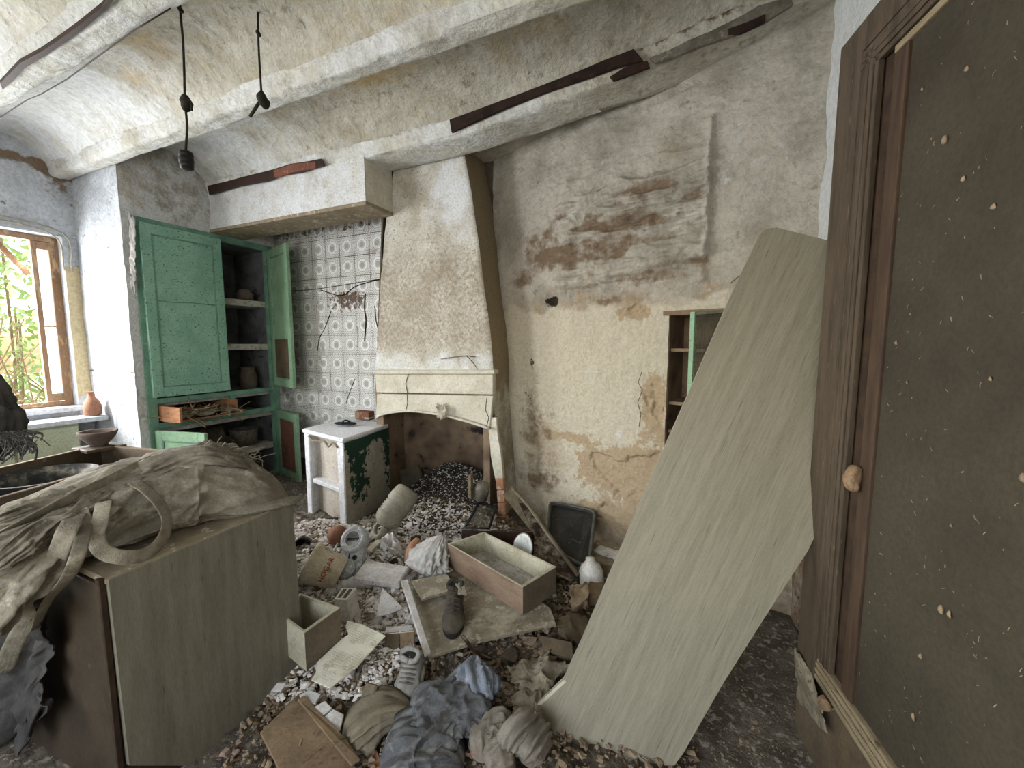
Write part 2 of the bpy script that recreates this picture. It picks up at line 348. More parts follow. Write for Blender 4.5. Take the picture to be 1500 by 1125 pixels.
def tube_bm(bm, pts, r, seg=8, flat=1.0, cap=True):
    rr = r if callable(r) else (lambda t: r); fr = frames(pts); rings = []
    for i, (p, t, s, u) in enumerate(fr):
        q = rr(i/max(1, len(fr)-1))
        rings.append([bm.verts.new(p + s*math.cos(a)*q + u*math.sin(a)*q*flat) for a in [2*pi*k/seg for k in range(seg)]])
    for a, b in zip(rings, rings[1:]):
        for k in range(seg): bm.faces.new((a[k], a[(k+1) % seg], b[(k+1) % seg], b[k]))
    if cap: bm.faces.new(rings[0][::-1]); bm.faces.new(rings[-1])
def tube(name, pts, r, m, parent=None, seg=8, flat=1.0, **k):
    bm = bmesh.new(); tube_bm(bm, pts, r, seg, flat); return tag(from_bm(name, bm, m, parent, smooth=True), **k)
def lathe_bm(bm, prof, o, ax=(0, 0, 1), seg=24, closed=False):
    ax = Vector(ax).normalized(); u = Vector((0, 0, 1)) if abs(ax.z) < .9 else Vector((1, 0, 0)); s = ax.cross(u).normalized(); u = s.cross(ax); o = Vector(o)
    R = [[bm.verts.new(o+ax*z+(s*math.cos(2*pi*k/seg)+u*math.sin(2*pi*k/seg))*max(r, 1e-4)) for k in range(seg)] for r, z in prof]
    for a, b in zip(R, R[1:]):
        for k in range(seg): bm.faces.new((a[k], a[(k+1) % seg], b[(k+1) % seg], b[k]))
    if prof[0][0] > 0: bm.faces.new(R[0][::-1])
    if prof[-1][0] > 0 and not closed: bm.faces.new(R[-1])
def lathe(name, prof, o, m, parent=None, ax=(0, 0, 1), seg=28, **k):
    bm = bmesh.new(); lathe_bm(bm, prof, o, ax, seg); return tag(from_bm(name, bm, m, parent, smooth=True), **k)
def grid_mesh(name, U, V, fn, attrs, m, parent=None, base=None, smooth=True, hole=None):
    """U,V 1d arrays; fn(u,v)->(x,y,z) arrays; attrs {name: fn(u,v)}"""
    uu, vv = np.meshgrid(U, V); P = np.stack(fn(uu, vv), -1).reshape(-1, 3); nu, nv = len(U), len(V)
    i = np.arange((nu-1)*(nv-1)); a = (i//(nu-1))*nu + i % (nu-1); q = np.stack([a, a+1, a+nu+1, a+nu], -1)
    if hole is not None:
        hu = (uu.ravel()[q].mean(1)); hv = (vv.ravel()[q].mean(1)); q = q[~hole(hu, hv)]
    me = bpy.data.meshes.new(name); me.vertices.add(len(P)); me.vertices.foreach_set('co', P.ravel())
    me.loops.add(q.size); me.loops.foreach_set('vertex_index', q.ravel()); me.polygons.add(len(q))
    me.polygons.foreach_set('loop_start', np.arange(len(q))*4); me.polygons.foreach_set('loop_total', np.full(len(q), 4)); me.update(calc_edges=True)
    for k, f in attrs.items():
        at = me.attributes.new(k, 'FLOAT', 'POINT'); at.data.foreach_set('value', np.clip(np.broadcast_to(f(uu, vv), uu.shape), 0, 1).astype(np.float32).ravel())
    return link(name, me, parent, m, base, smooth)
def cloth_roll(name, pts, w, h, m, parent=None, seed=0, amp=.22, fs=7, fa=2.2, seg=64, nper=10, flat=.35, ends=.25, fine=.3, **k):
    """a crumpled bundle of fabric along a path; w,h = half width / half height lists"""
    path = smoothpath(pts, nper); n = len(path); fr = frames(path)
    t = np.linspace(0, 1, n); W = np.interp(t, np.linspace(0, 1, len(w)), w); H = np.interp(t, np.linspace(0, 1, len(h)), h)
    A = np.linspace(0, 2*pi, seg, endpoint=False); tt, aa = np.meshgrid(t, A, indexing='ij')
    L = sum((path[i+1]-path[i]).length for i in range(n-1))
    X = np.cos(aa)*2; Y = np.sin(aa)*2
    r1 = ridge(tt*L*fs+X*fa*.6+seed, Y*fa+X*fa*.5, 3, seed); r2 = ridge(tt*L*fs*2.3+Y*fa, X*fa*1.7+seed, 2, seed+5)
    r3 = ridge(tt*L*fs*5+seed+Y*fa*2, X*fa*4, 2, seed+11); disp = 1+amp*((r1**3)*1.3+(r2**3)*.6+(r3**2)*fine-.85) 
    cap = np.clip(np.minimum(t, 1-t)/max(ends, 1e-3), 0, 1); cap = np.sqrt(np.clip(1-(1-cap)**2, .0, 1))*.97+.03
    bm = bmesh.new(); rings = []
    for i, (p, tg, s, u) in enumerate(fr):
        row = []
        for j in range(seg):
            c, sn = math.cos(A[j]), math.sin(A[j]); sn2 = sn if sn > 0 else sn*flat
            row.append(bm.verts.new(p + s*c*W[i]*disp[i, j]*cap[i] + u*sn2*H[i]*disp[i, j]*cap[i]))
        rings.append(row)
    for a, b in zip(rings, rings[1:]):
        for q in range(seg): bm.faces.new((a[q], a[(q+1) % seg], b[(q+1) % seg], b[q]))
    bm.faces.new(rings[0][::-1]); bm.faces.new(rings[-1])
    return tag(from_bm(name, bm, m, parent, smooth=True), **k)
def sheet(name, c, m, parent=None, n=(40, 40), amp=.02, fs=6, seed=0, th=.003, edge=.0, st=(1, 1), **k):
    """crumpled sheet over four corner points"""
    c = [np.array(p) for p in c]; nrm = np.cross(c[1]-c[0], c[3]-c[0]); nrm /= np.linalg.norm(nrm); nrm = nrm if nrm[2] > 0 else -nrm
    u, v = np.meshgrid(np.linspace(0, 1, n[0]), np.linspace(0, 1, n[1])); la = np.linalg.norm(c[1]-c[0]); lb = np.linalg.norm(c[3]-c[0])
    eu = edge*(fbm(v*9, u*0+3, 3, seed)-.5); ev = edge*(fbm(u*9, v*0+8, 3, seed+3)-.5)
    uq = u+eu*(2*np.abs(u-.5)); vq = v+ev*(2*np.abs(v-.5))
    P = ((1-uq)*(1-vq))[..., None]*c[0]+(uq*(1-vq))[..., None]*c[1]+(uq*vq)[..., None]*c[2]+((1-uq)*vq)[..., None]*c[3]
    d = (ridge(u*la*fs*st[0], v*lb*fs*st[1], 3, seed)**2-.35)*amp*2 + (fbm(u*la*fs*2, v*lb*fs*2, 3, seed+9)-.5)*amp
    P = P + d[..., None]*nrm; Q = P - nrm*th
    bm = bmesh.new(); A = [[bm.verts.new(P[i, j]) for j in range(n[0])] for i in range(n[1])]; B = [[bm.verts.new(Q[i, j]) for j in range(n[0])] for i in range(n[1])]
    for G, fl in ((A, 0), (B, 1)):
        for i in range(n[1]-1):
            for j in range(n[0]-1):
                q = (G[i][j], G[i][j+1], G[i+1][j+1], G[i+1][j]); bm.faces.new(q[::-1] if fl else q)
    rim = [(0, j) for j in range(n[0])]+[(i, n[0]-1) for i in range(1, n[1])]+[(n[1]-1, j) for j in range(n[0]-2, -1, -1)]+[(i, 0) for i in range(n[1]-2, 0, -1)]
    for a, b in zip(rim, rim[1:]+rim[:1]): bm.faces.new((A[a[0]][a[1]], B[a[0]][a[1]], B[b[0]][b[1]], A[b[0]][b[1]]))
    return tag(from_bm(name, bm, m, parent, smooth=True), **k)
def rock_bm(bm, c, s, seed, rot=None):
    r = random.Random(seed); c = Vector(c); R = Matrix.Rotation(r.uniform(0, 6.3), 3, 'Z') @ Matrix.Rotation(r.uniform(-.5, .5), 3, 'X')
    vs = []
    for z in (-1, 1):
        n = 6; a0 = r.uniform(0, 6)
        for k in range(n):
            a = a0+2*pi*k/n+r.uniform(-.3, .3); q = r.uniform(.7, 1.1)*(1 if z < 0 else .85)
            vs.append(bm.verts.new(c+R @ Vector((math.cos(a)*q*s[0], math.sin(a)*q*s[1], z*s[2]*r.uniform(.8, 1.1)))))
    bm.faces.new(vs[:6][::-1]); bm.faces.new(vs[6:])
    for k in range(6): bm.faces.new((vs[k], vs[(k+1) % 6], vs[6+(k+1) % 6], vs[6+k]))

# ================================================================== THE ROOM
K = 'structure'
XL, XB, YB = -5.2, -4.4, 3.25          # window wall, cupboard wall, back wall
BY = [-1.05, -.35, .35, 1.05, 1.75, 2.57]   # near edges of the ceiling beams
def zb3(X): return np.interp(X, [-5.3, -4.4, -2, -1.5, -.3, .4, 1.6], [3.0, 3.0, 2.985, 2.99, 3.10, 3.22, 3.36])
box('floor', (-5.7, -2.0, -.12), (1.8, 3.9, 0), 'floor', bev=0, kind=K)

# rubble over the floor
def H(x, y):
    x = np.asarray(x, float); y = np.asarray(y, float)
    h = .05*ss(.15, -.5, x) + .012
    h = h + .07*blob(x, y, -1.9, 2.0, .6, .5) + .34*blob(x, y, -1.98, 3.2, .48, .34) + .16*blob(x, y, -1.75, 2.65, .45, .3)
    h = h + .06*blob(x, y, -2.6, 1.7, .5, .4) + .07*blob(x, y, -.9, 1.9, .5, .4) - .05*ss(-.1, .2, x)
    h = h + .07*(fbm(x*4, y*4, 3, 3)-.5)*ss(.25, -.2, x)
    return np.maximum(h, .004)
def Hf(x, y): return float(H(x, y))
def G(px, py, up=0.0):
    """where the line of sight through a picture point meets the rubble (plus up)"""
    z = .1
    for _ in range(12): p = atz(px, py, z+up); z = .5*z+.5*Hf(p.x, p.y)
    return Vector((p.x, p.y, z+up))
def debris_fn(u, v):
    f = ss(.3, -.1, u)
    return u, v, H(u, v) + f*(.03*(ridge(u*9, v*9, 3, 5)-.6) + .018*(fbm(u*40, v*40, 3, 8)-.5)) + .004*(fbm(u*60, v*60, 2, 4)-.5)
deb = grid_mesh('rubble', np.linspace(-4.38, .56, 400), np.linspace(.1, 3.42, 270), debris_fn, {
    'pale': lambda u, v: .15+.75*blob(u, v, -2.1, 1.75, .8, .5)+.55*blob(u, v, -1.7, 2.4, .4, .4)-.6*ss(-.8, -.3, u)-.25*ss(1.3, .9, v),
    'ash': lambda u, v: .05+.8*blob(u, v, -1.98, 3.15, .7, .5)}, 'debris',
    hole=lambda u, v: ((v > 3.22-.2667*(u+1.62)-.03) & (u > -1.5)) | ((v > 3.2) & ((u < -2.6) | (u > -1.45))))
tag(deb, 'layer of crushed plaster, ash and dirt spread over the whole floor', 'rubble', kind='stuff')

# --- window wall: the opening in view and one added for the fill lamp
def wall_pieces(name, axis, lo, hi, openings, m):
    """lo,hi box; openings list of (a0,a1,z0,z1) along the long axis"""
    bm = bmesh.new(); a = sorted({lo[axis], hi[axis], *[o[0] for o in openings], *[o[1] for o in openings]})
    for s, e in zip(a, a[1:]):
        zs = [(lo[2], hi[2])]
        for o in openings:
            if o[0] <= s and e <= o[1]: zs = [(lo[2], o[2]), (o[3], hi[2])]
        for z0, z1 in zs:
            l = list(lo); h = list(hi); l[axis] = s; h[axis] = e; l[2] = z0; h[2] = z1; bx(bm, l, h)
    return tag(from_bm(name, bm, m), kind=K)
WZ0, WZ1, WY0, WY1 = .98, 2.50, .70, 1.80
wl_ = wall_pieces('wall_left', 1, (XL-.42, -2.0, 0), (XL, 3.3, 3.5), [(WY0, WY1, WZ0, WZ1), (-1.15, .05, WZ0, WZ1)], 'whitewash')
grid_mesh('plaster_coat', np.linspace(.3, 1.9, 110), np.linspace(WZ1, 3.32, 60), lambda u, v: (XL+.02+.03*(fbm(u*5, v*5, 4, 2)-.5)+.012*ridge(u*2, v*14, 3, 4), u, v),
    {'yellow': lambda u, v: .2+0*u, 'brown': lambda u, v: .1+.62*blob(u*0, v, 0, 3.2-.25*(u-1.5)**2-.12, 1, .05)+.45*blob(u, v, 1.8, 3.0, .12, .2)}, 'whitewash', wl_)
grid_mesh('yellow_coat', np.linspace(WY1-.01, 1.885, 20), np.linspace(.5, WZ1, 120), lambda u, v: (XL+.012+.02*(fbm(u*7, v*7, 4, 9)-.5), u, v),
    {'yellow': lambda u, v: ss(2.28, 2.2, v)*.9*ss(.9, 1.2, v), 'brown': lambda u, v: .12+.2*ss(2.2, 2.4, v)}, 'whitewash', wl_)

# --- block of wall that holds the green cupboard: end face, strip and head
CY0, CY1, CZ1 = 1.96, 3.19, 2.63
bm = bmesh.new()
bx(bm, (XL, 1.9, 0), (-5.0, YB, 3.4)); bx(bm, (-5.0, 1.9, 0), (XB-.02, CY0+.02, 3.4)); bx(bm, (-5.0, CY1-.02, 0), (XB-.02, YB, 3.4)); bx(bm, (-5.0, CY0, CZ1-.03), (XB-.02, CY1, 3.4))
blk = tag(from_bm('wall_cupboard', bm, 'plaster'), kind=K)
grid_mesh('plaster_end', np.linspace(XL, XB, 60), np.linspace(0, 3.05, 200), lambda u, v: (u, 1.885+.02*(fbm(u*5, v*5, 4, 1)-.5)+.012*(v > 1.29)*ss(1.33, 1.30, v), v),
    {'yellow': lambda u, v: 0*u, 'brown': lambda u, v: .08+.28*blob(u, v, -4.55, .95, .15, .2)+.5*blob(u*0, v, 0, 1.305, 1, .012)}, 'whitewash', blk)
def notcup(u, v): return (u > CY0+.015) & (u < CY1) & (v < CZ1-.01)
grid_mesh('plaster_face', np.linspace(1.88, YB, 120), np.linspace(0, 3.32, 240), lambda u, v: (XB+.02*(fbm(u*5, v*5, 4, 6)-.5)+.01*ss(.55, .5, fbm(u*3.5, v*3.5, 4, 12)), u, v),
    {'white': lambda u, v: .50+.1*ss(2.9, 2.6, v), 'beige': lambda u, v: .12+0*u, 'brown': lambda u, v: .16+.2*ss(2.1, 1.9, u)*ss(2.4, .5, v), 'ochre': lambda u, v: .1+0*u,
     'cream': lambda u, v: 0*u, 'dark': lambda u, v: 0*u+.1}, 'plaster', blk, hole=notcup)
# flap of peeling paint hanging beside the cupboard
sheet('peeling_flap', [atx(190, 318, XB+.03), atx(200, 322, XB+.09), atx(199, 424, XB+.07), atx(192, 424, XB+.03)], 'white_cloth', blk, n=(8, 40), amp=.012, fs=20, seed=3, th=.002, edge=.3)

# --- back wall with tiles
bw = wall_pieces('wall_back', 0, (-5.2, YB, 0), (-1.4, YB+.15, 3.5), [(-2.62, -1.47, 0, 1.0)], 'slab')
box('grout_bed', (XB, YB-.012, .3), (-2.56, YB+.001, 2.86), 'soot', bw, bev=0)
TS = .2; r7 = random.Random(3)
for iz in range(13):
    for ix in range(9):
        x0 = XB+.004+ix*TS; z0 = 2.84-(iz+1)*TS
        if z0 < .2: continue
        g = .0035 if iz < 4 else .002
        q = r7.uniform(0, .004); tl_ = r7.uniform(-.0015, .0015)
        n = 5; U = np.linspace(x0+g, x0+TS-g, n); V = np.linspace(z0+g, z0+TS-g, n)
        me = bpy.data.meshes.new('tile'); vs = []; uvs = []
        for b in V:
            for a in U: vs.append((a, YB-.014-q+tl_*(a-x0)*8, b))
        fs = [(j*n+i, j*n+i+1, (j+1)*n+i+1, (j+1)*n+i) for j in range(n-1) for i in range(n-1)]
        base = len(vs); rim = [(0, i) for i in range(n)]+[(j, n-1) for j in range(1, n)]+[(n-1, i) for i in range(n-2, -1, -1)]+[(j, 0) for j in range(n-2, 0, -1)]
        for (j, i) in rim: v = vs[j*n+i]; vs.append((v[0], YB-.002, v[2]))
        for k in range(len(rim)):
            a = rim[k][0]*n+rim[k][1]; b2 = rim[(k+1) % len(rim)]; b = b2[0]*n+b2[1]; fs.append((b, a, base+k, base+(k+1) % len(rim)))
        me.from_pydata(vs, [], fs); uv = me.uv_layers.new(name='UVMap')
        for lp in me.loops:
            v = vs[lp.vertex_index]; uv.data[lp.index].uv = ((v[0]-x0)/TS, (v[2]-z0)/TS)
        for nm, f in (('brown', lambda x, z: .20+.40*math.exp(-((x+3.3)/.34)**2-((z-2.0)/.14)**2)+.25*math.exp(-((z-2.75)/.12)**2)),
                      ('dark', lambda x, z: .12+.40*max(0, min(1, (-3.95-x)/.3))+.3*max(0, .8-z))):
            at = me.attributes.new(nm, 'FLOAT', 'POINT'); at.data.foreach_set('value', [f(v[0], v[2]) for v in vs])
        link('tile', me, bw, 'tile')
def wallpath(px, Y): return [aty(x, y, Y) for x, y in px]
for pts, r in (([(535, 430), (534, 452), (536, 470), (534, 500)], .007), ([(549, 448), (551, 470), (556, 490)], .005), ([(485, 456), (476, 480), (468, 495), (465, 514)], .004),
               ([(470, 425), (500, 433), (520, 420), (545, 412), (560, 409)], .005), ([(520, 555), (512, 575), (507, 590)], .003), ([(430, 426), (460, 424), (500, 418), (530, 413), (560, 408)], .0035)):
    tube('root_strand', smoothpath(wallpath(pts, YB-.02), 4), r, 'steel', bw, seg=5)

# --- wall with the niche, turned a little towards the room
W0 = Vector((-1.62, 3.232, 0)); W1 = Vector((.75, 2.6, 0)); WD = (W1-W0).normalized(); WN = Vector((WD.y, -WD.x, 0)); WL = (W1-W0).length
def onW(px, py, off=0.0): return atp(px, py, W0+WN*off, WN)
def tz(px, py): p = onW(px, py); return (p-W0).dot(WD), p.z
def nb(u, v, px, py, rx, ry):
    """soft spot placed at a picture point, radii in metres"""
    t, z = tz(px, py); return blob(u, v, t, z, rx, ry)
NT0, NZ1 = tz(980, 462); NT1 = NT0+.46; NZ0 = .62
def inniche(u, v): return (u > NT0) & (u < NT1) & (v > NZ0) & (v < NZ1)
tr, zr0 = tz(1035, 375); _, zr1 = tz(1035, 185)
def wdisp(u, v):
    core = ss(.5, .75, u)*ss(tr+.03, tr-.02, u)*ss(1.85, 2.0, v)*ss(zr1+.12, zr1-.35, v)
    d = .022*(fbm(u*3, v*3, 4, 1)-.5)+.012*(fbm(u*14, v*14, 3, 2)-.5)+.010*(ridge(u*6, v*8, 3, 21)-.5)*ss(1.8, 2.0, v)
    d = d + core*(.062*(ridge(u*2.2, v*9, 3, 7)**2-.4)+.034*(ridge(u*6+fbm(u*4, v*4, 2, 5)*2, v*17, 3, 9)-.5)+.02*(fbm(u*16, v*24, 3, 19)-.5))
    d = d + .03*blob(u, v*0, tr, 0, .016, 1)*ss(zr0-.03, zr0+.02, v)*ss(zr1+.06, zr1, v)
    d = d + .04*(ridge(u*5, v*12, 2, 13)-.3)*(nb(u, v, 960, 160, .3, .06)+nb(u, v, 1045, 165, .07, .05)+nb(u, v, 900, 180, .1, .07))
    d = d + .02*(ridge(u*9, v*9, 2, 3)-.5)*ss(tr, tr+.1, u)*blob(u*0, v, 0, 2.45, 1, .2)
    lo = ss(1.9, 1.8, v+.1*(fbm(u*6, v*0+2, 3, 31)-.5)); d = d - .012*lo
    d = d - .018*beige(u, v, True) - .05*nb(u, v, 808, 440, .06, .04)
    return d
def rim(u, v):  # dark line painted along the peel edges like their shadow
    b = beige(u, v)/1.05+.9*(fbm(u*11, v*11, 5, 55)-.5)
    return np.exp(-((b-.60)/.022)**2)*ss(1.95, 1.85, v)
def beige(u, v, hard=False):
    b = .55*nb(u, v, 925, 455, .16, .06)+.62*nb(u, v, 930, 505, .16, .05)*ss(1.62, 1.66, v)+.55*nb(u, v, 960, 590, .10, .22)+.7*nb(u, v, 900, 690, .3, .16)+.55*nb(u, v, 960, 700, .2, .2)+.4*nb(u, v, 830, 640, .25, .05)+.5*nb(u, v, 900, 760, .4, .14)
    if hard: return ss(.42, .55, b+.9*(fbm(u*11, v*11, 5, 55)-.5))
    return .13+1.05*b+.12*ss(1.9, 1.6, v)
wf = {
 'ochre': lambda u, v: .25+.33*ss(2.2, 1.6, v),
 'cream': lambda u, v: ss(1.92, 1.78, v+.22*(fbm(u*5, v*5, 4, 77)-.5))*.80-.45*ss(.5, .1, v)-.4*nb(u, v, 790, 650, .25, .25),
 'beige': beige,
 'brown': lambda u, v: .17+.34*ss(.62, .30, ridge(u*2.2, v*9, 3, 7)**2)*ss(.5, .75, u)*ss(tr+.03, tr-.02, u)*ss(1.85, 2.0, v)*ss(2.75, 2.4, v)+.10*blob(u, v, .95, 2.12, .6, .1)+.40*nb(u, v, 800, 380, .18, .10)+.30*nb(u, v, 790, 350, .25, .16)+.36*nb(u, v, 770, 410, .12, .1)+.36*nb(u, v, 900, 440, .3, .035)+.34*nb(u, v, 900, 325, .3, .04)+.34*nb(u, v, 1000, 385, .2, .03)+.30*nb(u, v, 940, 280, .25, .15)
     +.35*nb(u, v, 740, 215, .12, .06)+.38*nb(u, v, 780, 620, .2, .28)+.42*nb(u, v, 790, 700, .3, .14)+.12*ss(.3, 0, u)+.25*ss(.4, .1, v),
 'dark': lambda u, v: .09+.30*rim(u, v)+.42*nb(u, v, 778, 530, .06, .07)+.34*nb(u, v, 770, 580, .09, .1)+.8*nb(u, v, 808, 441, .075, .045)+.12*ss(.35, 0, u)*ss(1.6, .9, v)+.25*nb(u, v, 865, 690, .03, .12)+.3*nb(u, v, 895, 790, .02, .02),  # peel-edge rim and the hole spot are shade put into the colour
 'white': lambda u, v: .12+.5*nb(u, v, 907, 640, .05, .1)+.15*nb(u, v, 1100, 300, .3, .5)+.12*ss(2.2, 2.5, v)+.3*blob(u*0, v, 0, 1.0, 1, .02)*0+.30*nb(u, v, 870, 560, .15, .15)+.3*nb(u, v, 1060, 430, .3, .05)}
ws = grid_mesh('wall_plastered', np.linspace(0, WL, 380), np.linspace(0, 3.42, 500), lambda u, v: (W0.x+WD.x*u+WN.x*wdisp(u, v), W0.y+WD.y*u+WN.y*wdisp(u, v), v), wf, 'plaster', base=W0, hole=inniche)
tag(ws, kind=K)
def wp(t, z, off=0): return W0+WD*t+WN*off+Vector((0, 0, z))
bm = bmesh.new()
for (a, b, c, d) in (((NT0, NZ0), (NT1, NZ0), .34, 0), ((NT0, NZ1), (NT1, NZ1), .34, 0)):
    hexa(bm, [bm.verts.new(p) for p in (wp(a[0]-.04, a[1]-.03 if a[1] == NZ0 else a[1], -.005), wp(b[0]+.04, b[1]-.03 if a[1] == NZ0 else b[1], -.005), wp(b[0]+.04, b[1]-.03 if a[1] == NZ0 else b[1], -c), wp(a[0]-.04, a[1]-.03 if a[1] == NZ0 else a[1], -c),
        wp(a[0]-.04, a[1] if a[1] == NZ0 else a[1]+.03, -.005), wp(b[0]+.04, b[1] if a[1] == NZ0 else b[1]+.03, -.005), wp(b[0]+.04, b[1] if a[1] == NZ0 else b[1]+.03, -c), wp(a[0]-.04, a[1] if a[1] == NZ0 else a[1]+.03, -c))])
def wbox(bm, t0, t1, z0, z1, o0, o1):
    hexa(bm, [bm.verts.new(p) for p in (wp(t0, z0, o1), wp(t1, z0, o1), wp(t1, z0, o0), wp(t0, z0, o0), wp(t0, z1, o1), wp(t1, z1, o1), wp(t1, z1, o0), wp(t0, z1, o0))])
wbox(bm, NT0-.03, NT0, NZ0, NZ1, -.34, -.03); wbox(bm, NT1, NT1+.03, NZ0, NZ1, -.34, -.03); wbox(bm, NT0-.03, NT1+.03, NZ0-.03, NZ1+.03, -.37, -.33)
from_bm('niche_lining', bm, 'soot', ws)
# low masonry step at its foot
st = root('masonry_step', 'low stone step with a tiled edge at the foot of the stained wall', 'step', G(872, 845))
a, b = G(846, 838), G(905, 846); q = Vector((.06, .24, 0))
slab('tread', [Vector((a.x, a.y, .17)), Vector((b.x+.25, b.y-.04, .17)), Vector((b.x+.32, b.y+.2, .17)), Vector((a.x+.06, a.y+.3, .17))], .165, 'stone', st, bev=.01)
for k in range(3):
    p0 = Vector((a.x+.08+k*.17, a.y+.10-k*.035, .17)); slab('edge_tile', [p0, p0+Vector((.155, -.035, 0)), p0+Vector((.175, .06, 0)), p0+Vector((.02, .095, 0))], -.018, 'white_board', st, nrm=(0, 0, 1), bev=.003)

# --- right wall and wall behind the camera
rw0 = Vector((.56, 2.66, 0)); rw1 = Vector((1.05, -2.0, 0)); RD = (rw1-rw0).normalized(); RN = Vector((RD.y, -RD.x, 0))
if RN.x > 0: RN = -RN
rl = (rw1-rw0).length
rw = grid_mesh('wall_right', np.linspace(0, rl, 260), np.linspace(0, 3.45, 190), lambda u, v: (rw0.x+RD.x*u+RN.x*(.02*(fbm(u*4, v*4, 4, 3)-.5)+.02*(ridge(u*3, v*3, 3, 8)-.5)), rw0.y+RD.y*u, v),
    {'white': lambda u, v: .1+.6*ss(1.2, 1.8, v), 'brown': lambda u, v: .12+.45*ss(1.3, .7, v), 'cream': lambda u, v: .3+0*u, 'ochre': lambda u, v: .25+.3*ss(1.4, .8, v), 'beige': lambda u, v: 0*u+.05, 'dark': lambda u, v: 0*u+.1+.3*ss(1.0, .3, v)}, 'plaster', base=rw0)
tag(rw, kind=K)
wall_pieces('wall_rear', 0, (-5.6, -2.15, 0), (2.0, -2.0, 3.5), [(-2.7, .3, .8, 2.5)], 'plaster')  # unseen opening added for the fill lamp behind the camera

# --- ceiling: shallow vaults between whitewashed beams
def vault(y0, y1, z1f=None, seed=0, name='vault'):
    def f(u, v):
        s = (v-y0)/(y1-y0); zz = 3.02+.225*np.sin(pi*np.clip(s, 0, 1))**.8
        if z1f is not None: zz = zz + s*(z1f(u)-3.0)+.03*s
        return u, v, zz+.03*(fbm(u*3, v*3, 4, seed)-.5)+.008*(fbm(u*18, v*18, 3, seed+3)-.5)+.012*ridge(u*2, v*9, 3, seed+7)+.006*(ridge(u*9, v*9, 3, seed+9)-.5)
    at = {'ochre': lambda u, v: .25+.6*blob(u, v, -1.95, 2.15, .28, .16)+.25*blob(u, v, -1.2, 1.45, .8, .3)+.25*blob(u, v, -3.2, 1.5, .4, .2)+.1*blob(u, v, -.8, 2.25, .6, .15),
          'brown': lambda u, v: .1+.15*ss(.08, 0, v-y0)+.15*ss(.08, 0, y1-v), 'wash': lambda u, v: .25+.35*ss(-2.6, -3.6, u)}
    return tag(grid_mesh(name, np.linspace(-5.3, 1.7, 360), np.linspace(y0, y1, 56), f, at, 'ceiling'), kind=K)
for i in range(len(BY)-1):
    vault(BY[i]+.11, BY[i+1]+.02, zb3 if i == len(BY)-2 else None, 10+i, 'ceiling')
vault(-2.1, BY[0]+.02, None, 40, 'ceiling'); 
grid_mesh('ceiling', np.linspace(-5.3, 1.7, 100), np.linspace(2.66, 3.5, 12), lambda u, v: (u, v, zb3(u)+.10+0*v), {'ochre': lambda u, v: .2+0*u}, 'ceiling')['kind'] = K
box('ceiling_slab', (-5.8, -2.2, 3.62), (2.2, 3.9, 3.75), 'plaster', bev=0, kind=K)
def beam(y, w, zf, seed, name='trim_1'):
    """rounded rough strip: profile swept along x"""
    prof = [(-.02, .10), (-.004, .035), (.006, .008), (.02, 0), (w*.5, -.002), (w-.02, 0), (w-.006, .008), (w+.004, .035), (w+.02, .10)]
    pv = np.array([p[0] for p in prof]); pz = np.array([p[1] for p in prof])
    def f(u, v):
        i = np.clip(v, 0, len(prof)-1); yy = np.interp(i, range(len(prof)), pv); zz = np.interp(i, range(len(prof)), pz)
        return u, y+yy+.014*(fbm(u*4, v*2, 4, seed)-.5), zf(u)+zz+.016*(fbm(u*5, v, 3, seed+2)-.5)
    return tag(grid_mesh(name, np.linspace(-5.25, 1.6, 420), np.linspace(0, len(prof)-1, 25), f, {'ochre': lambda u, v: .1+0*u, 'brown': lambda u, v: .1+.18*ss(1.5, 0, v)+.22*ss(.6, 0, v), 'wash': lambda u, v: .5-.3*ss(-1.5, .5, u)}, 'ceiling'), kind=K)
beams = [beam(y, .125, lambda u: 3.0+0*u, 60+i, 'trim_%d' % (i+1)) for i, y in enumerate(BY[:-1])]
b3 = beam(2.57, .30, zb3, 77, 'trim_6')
def onY(pts, Y): return [aty(x, y, Y) for x, y in pts]
slab('exposed_steel', onY([(658, 175), (700, 160), (770, 134), (850, 103), (885, 88), (928, 71), (942, 88), (905, 97), (870, 110), (800, 134), (740, 158), (690, 180), (661, 194)], 2.528), .02, 'steel', b3, nrm=(0, -1, 0))
slab('exposed_steel', onY([(893, 112), (915, 98), (948, 88), (952, 98), (925, 108), (898, 118)], 2.522), .02, 'steel', b3, nrm=(0, -1, 0))
slab('broken_edge', onY([(950, 84), (985, 72), (1010, 58), (1040, 46), (1090, 22), (1110, 8), (1158, -6), (1162, 6), (1120, 32), (1085, 48), (1066, 54), (1030, 66), (990, 82), (960, 92)], 2.530), .02, 'metal', b3, nrm=(0, -1, 0))
slab('exposed_steel', onY([(1066, 42), (1100, 30), (1120, 20), (1122, 30), (1085, 48), (1067, 51)], 2.522), .02, 'steel', b3, nrm=(0, -1, 0))
slab('exposed_brick', onY([(303, 272), (330, 266), (352, 260), (400, 248), (425, 240), (452, 236), (470, 232), (474, 242), (440, 252), (410, 256), (390, 265), (350, 272), (306, 285)], 2.530), .02, 'dark_wood', b3, nrm=(0, -1, 0))
slab('exposed_brick', onY([(400, 249), (430, 240), (462, 236), (462, 246), (430, 252), (402, 260)], 2.526), .02, 'red_paint', b3, nrm=(0, -1, 0))
def onZ(pts, z): return [atz(x, y, z) for x, y in pts]
slab('crack_filling', onZ([(0, 122), (18, 104), (30, 92), (60, 76), (90, 56), (120, 34), (150, 10), (162, -6), (170, -4), (156, 14), (126, 40), (96, 62), (66, 82), (36, 100), (22, 116), (4, 132)], 2.992), -.02, 'dark_wood', beams[3], nrm=(0, 0, 1))

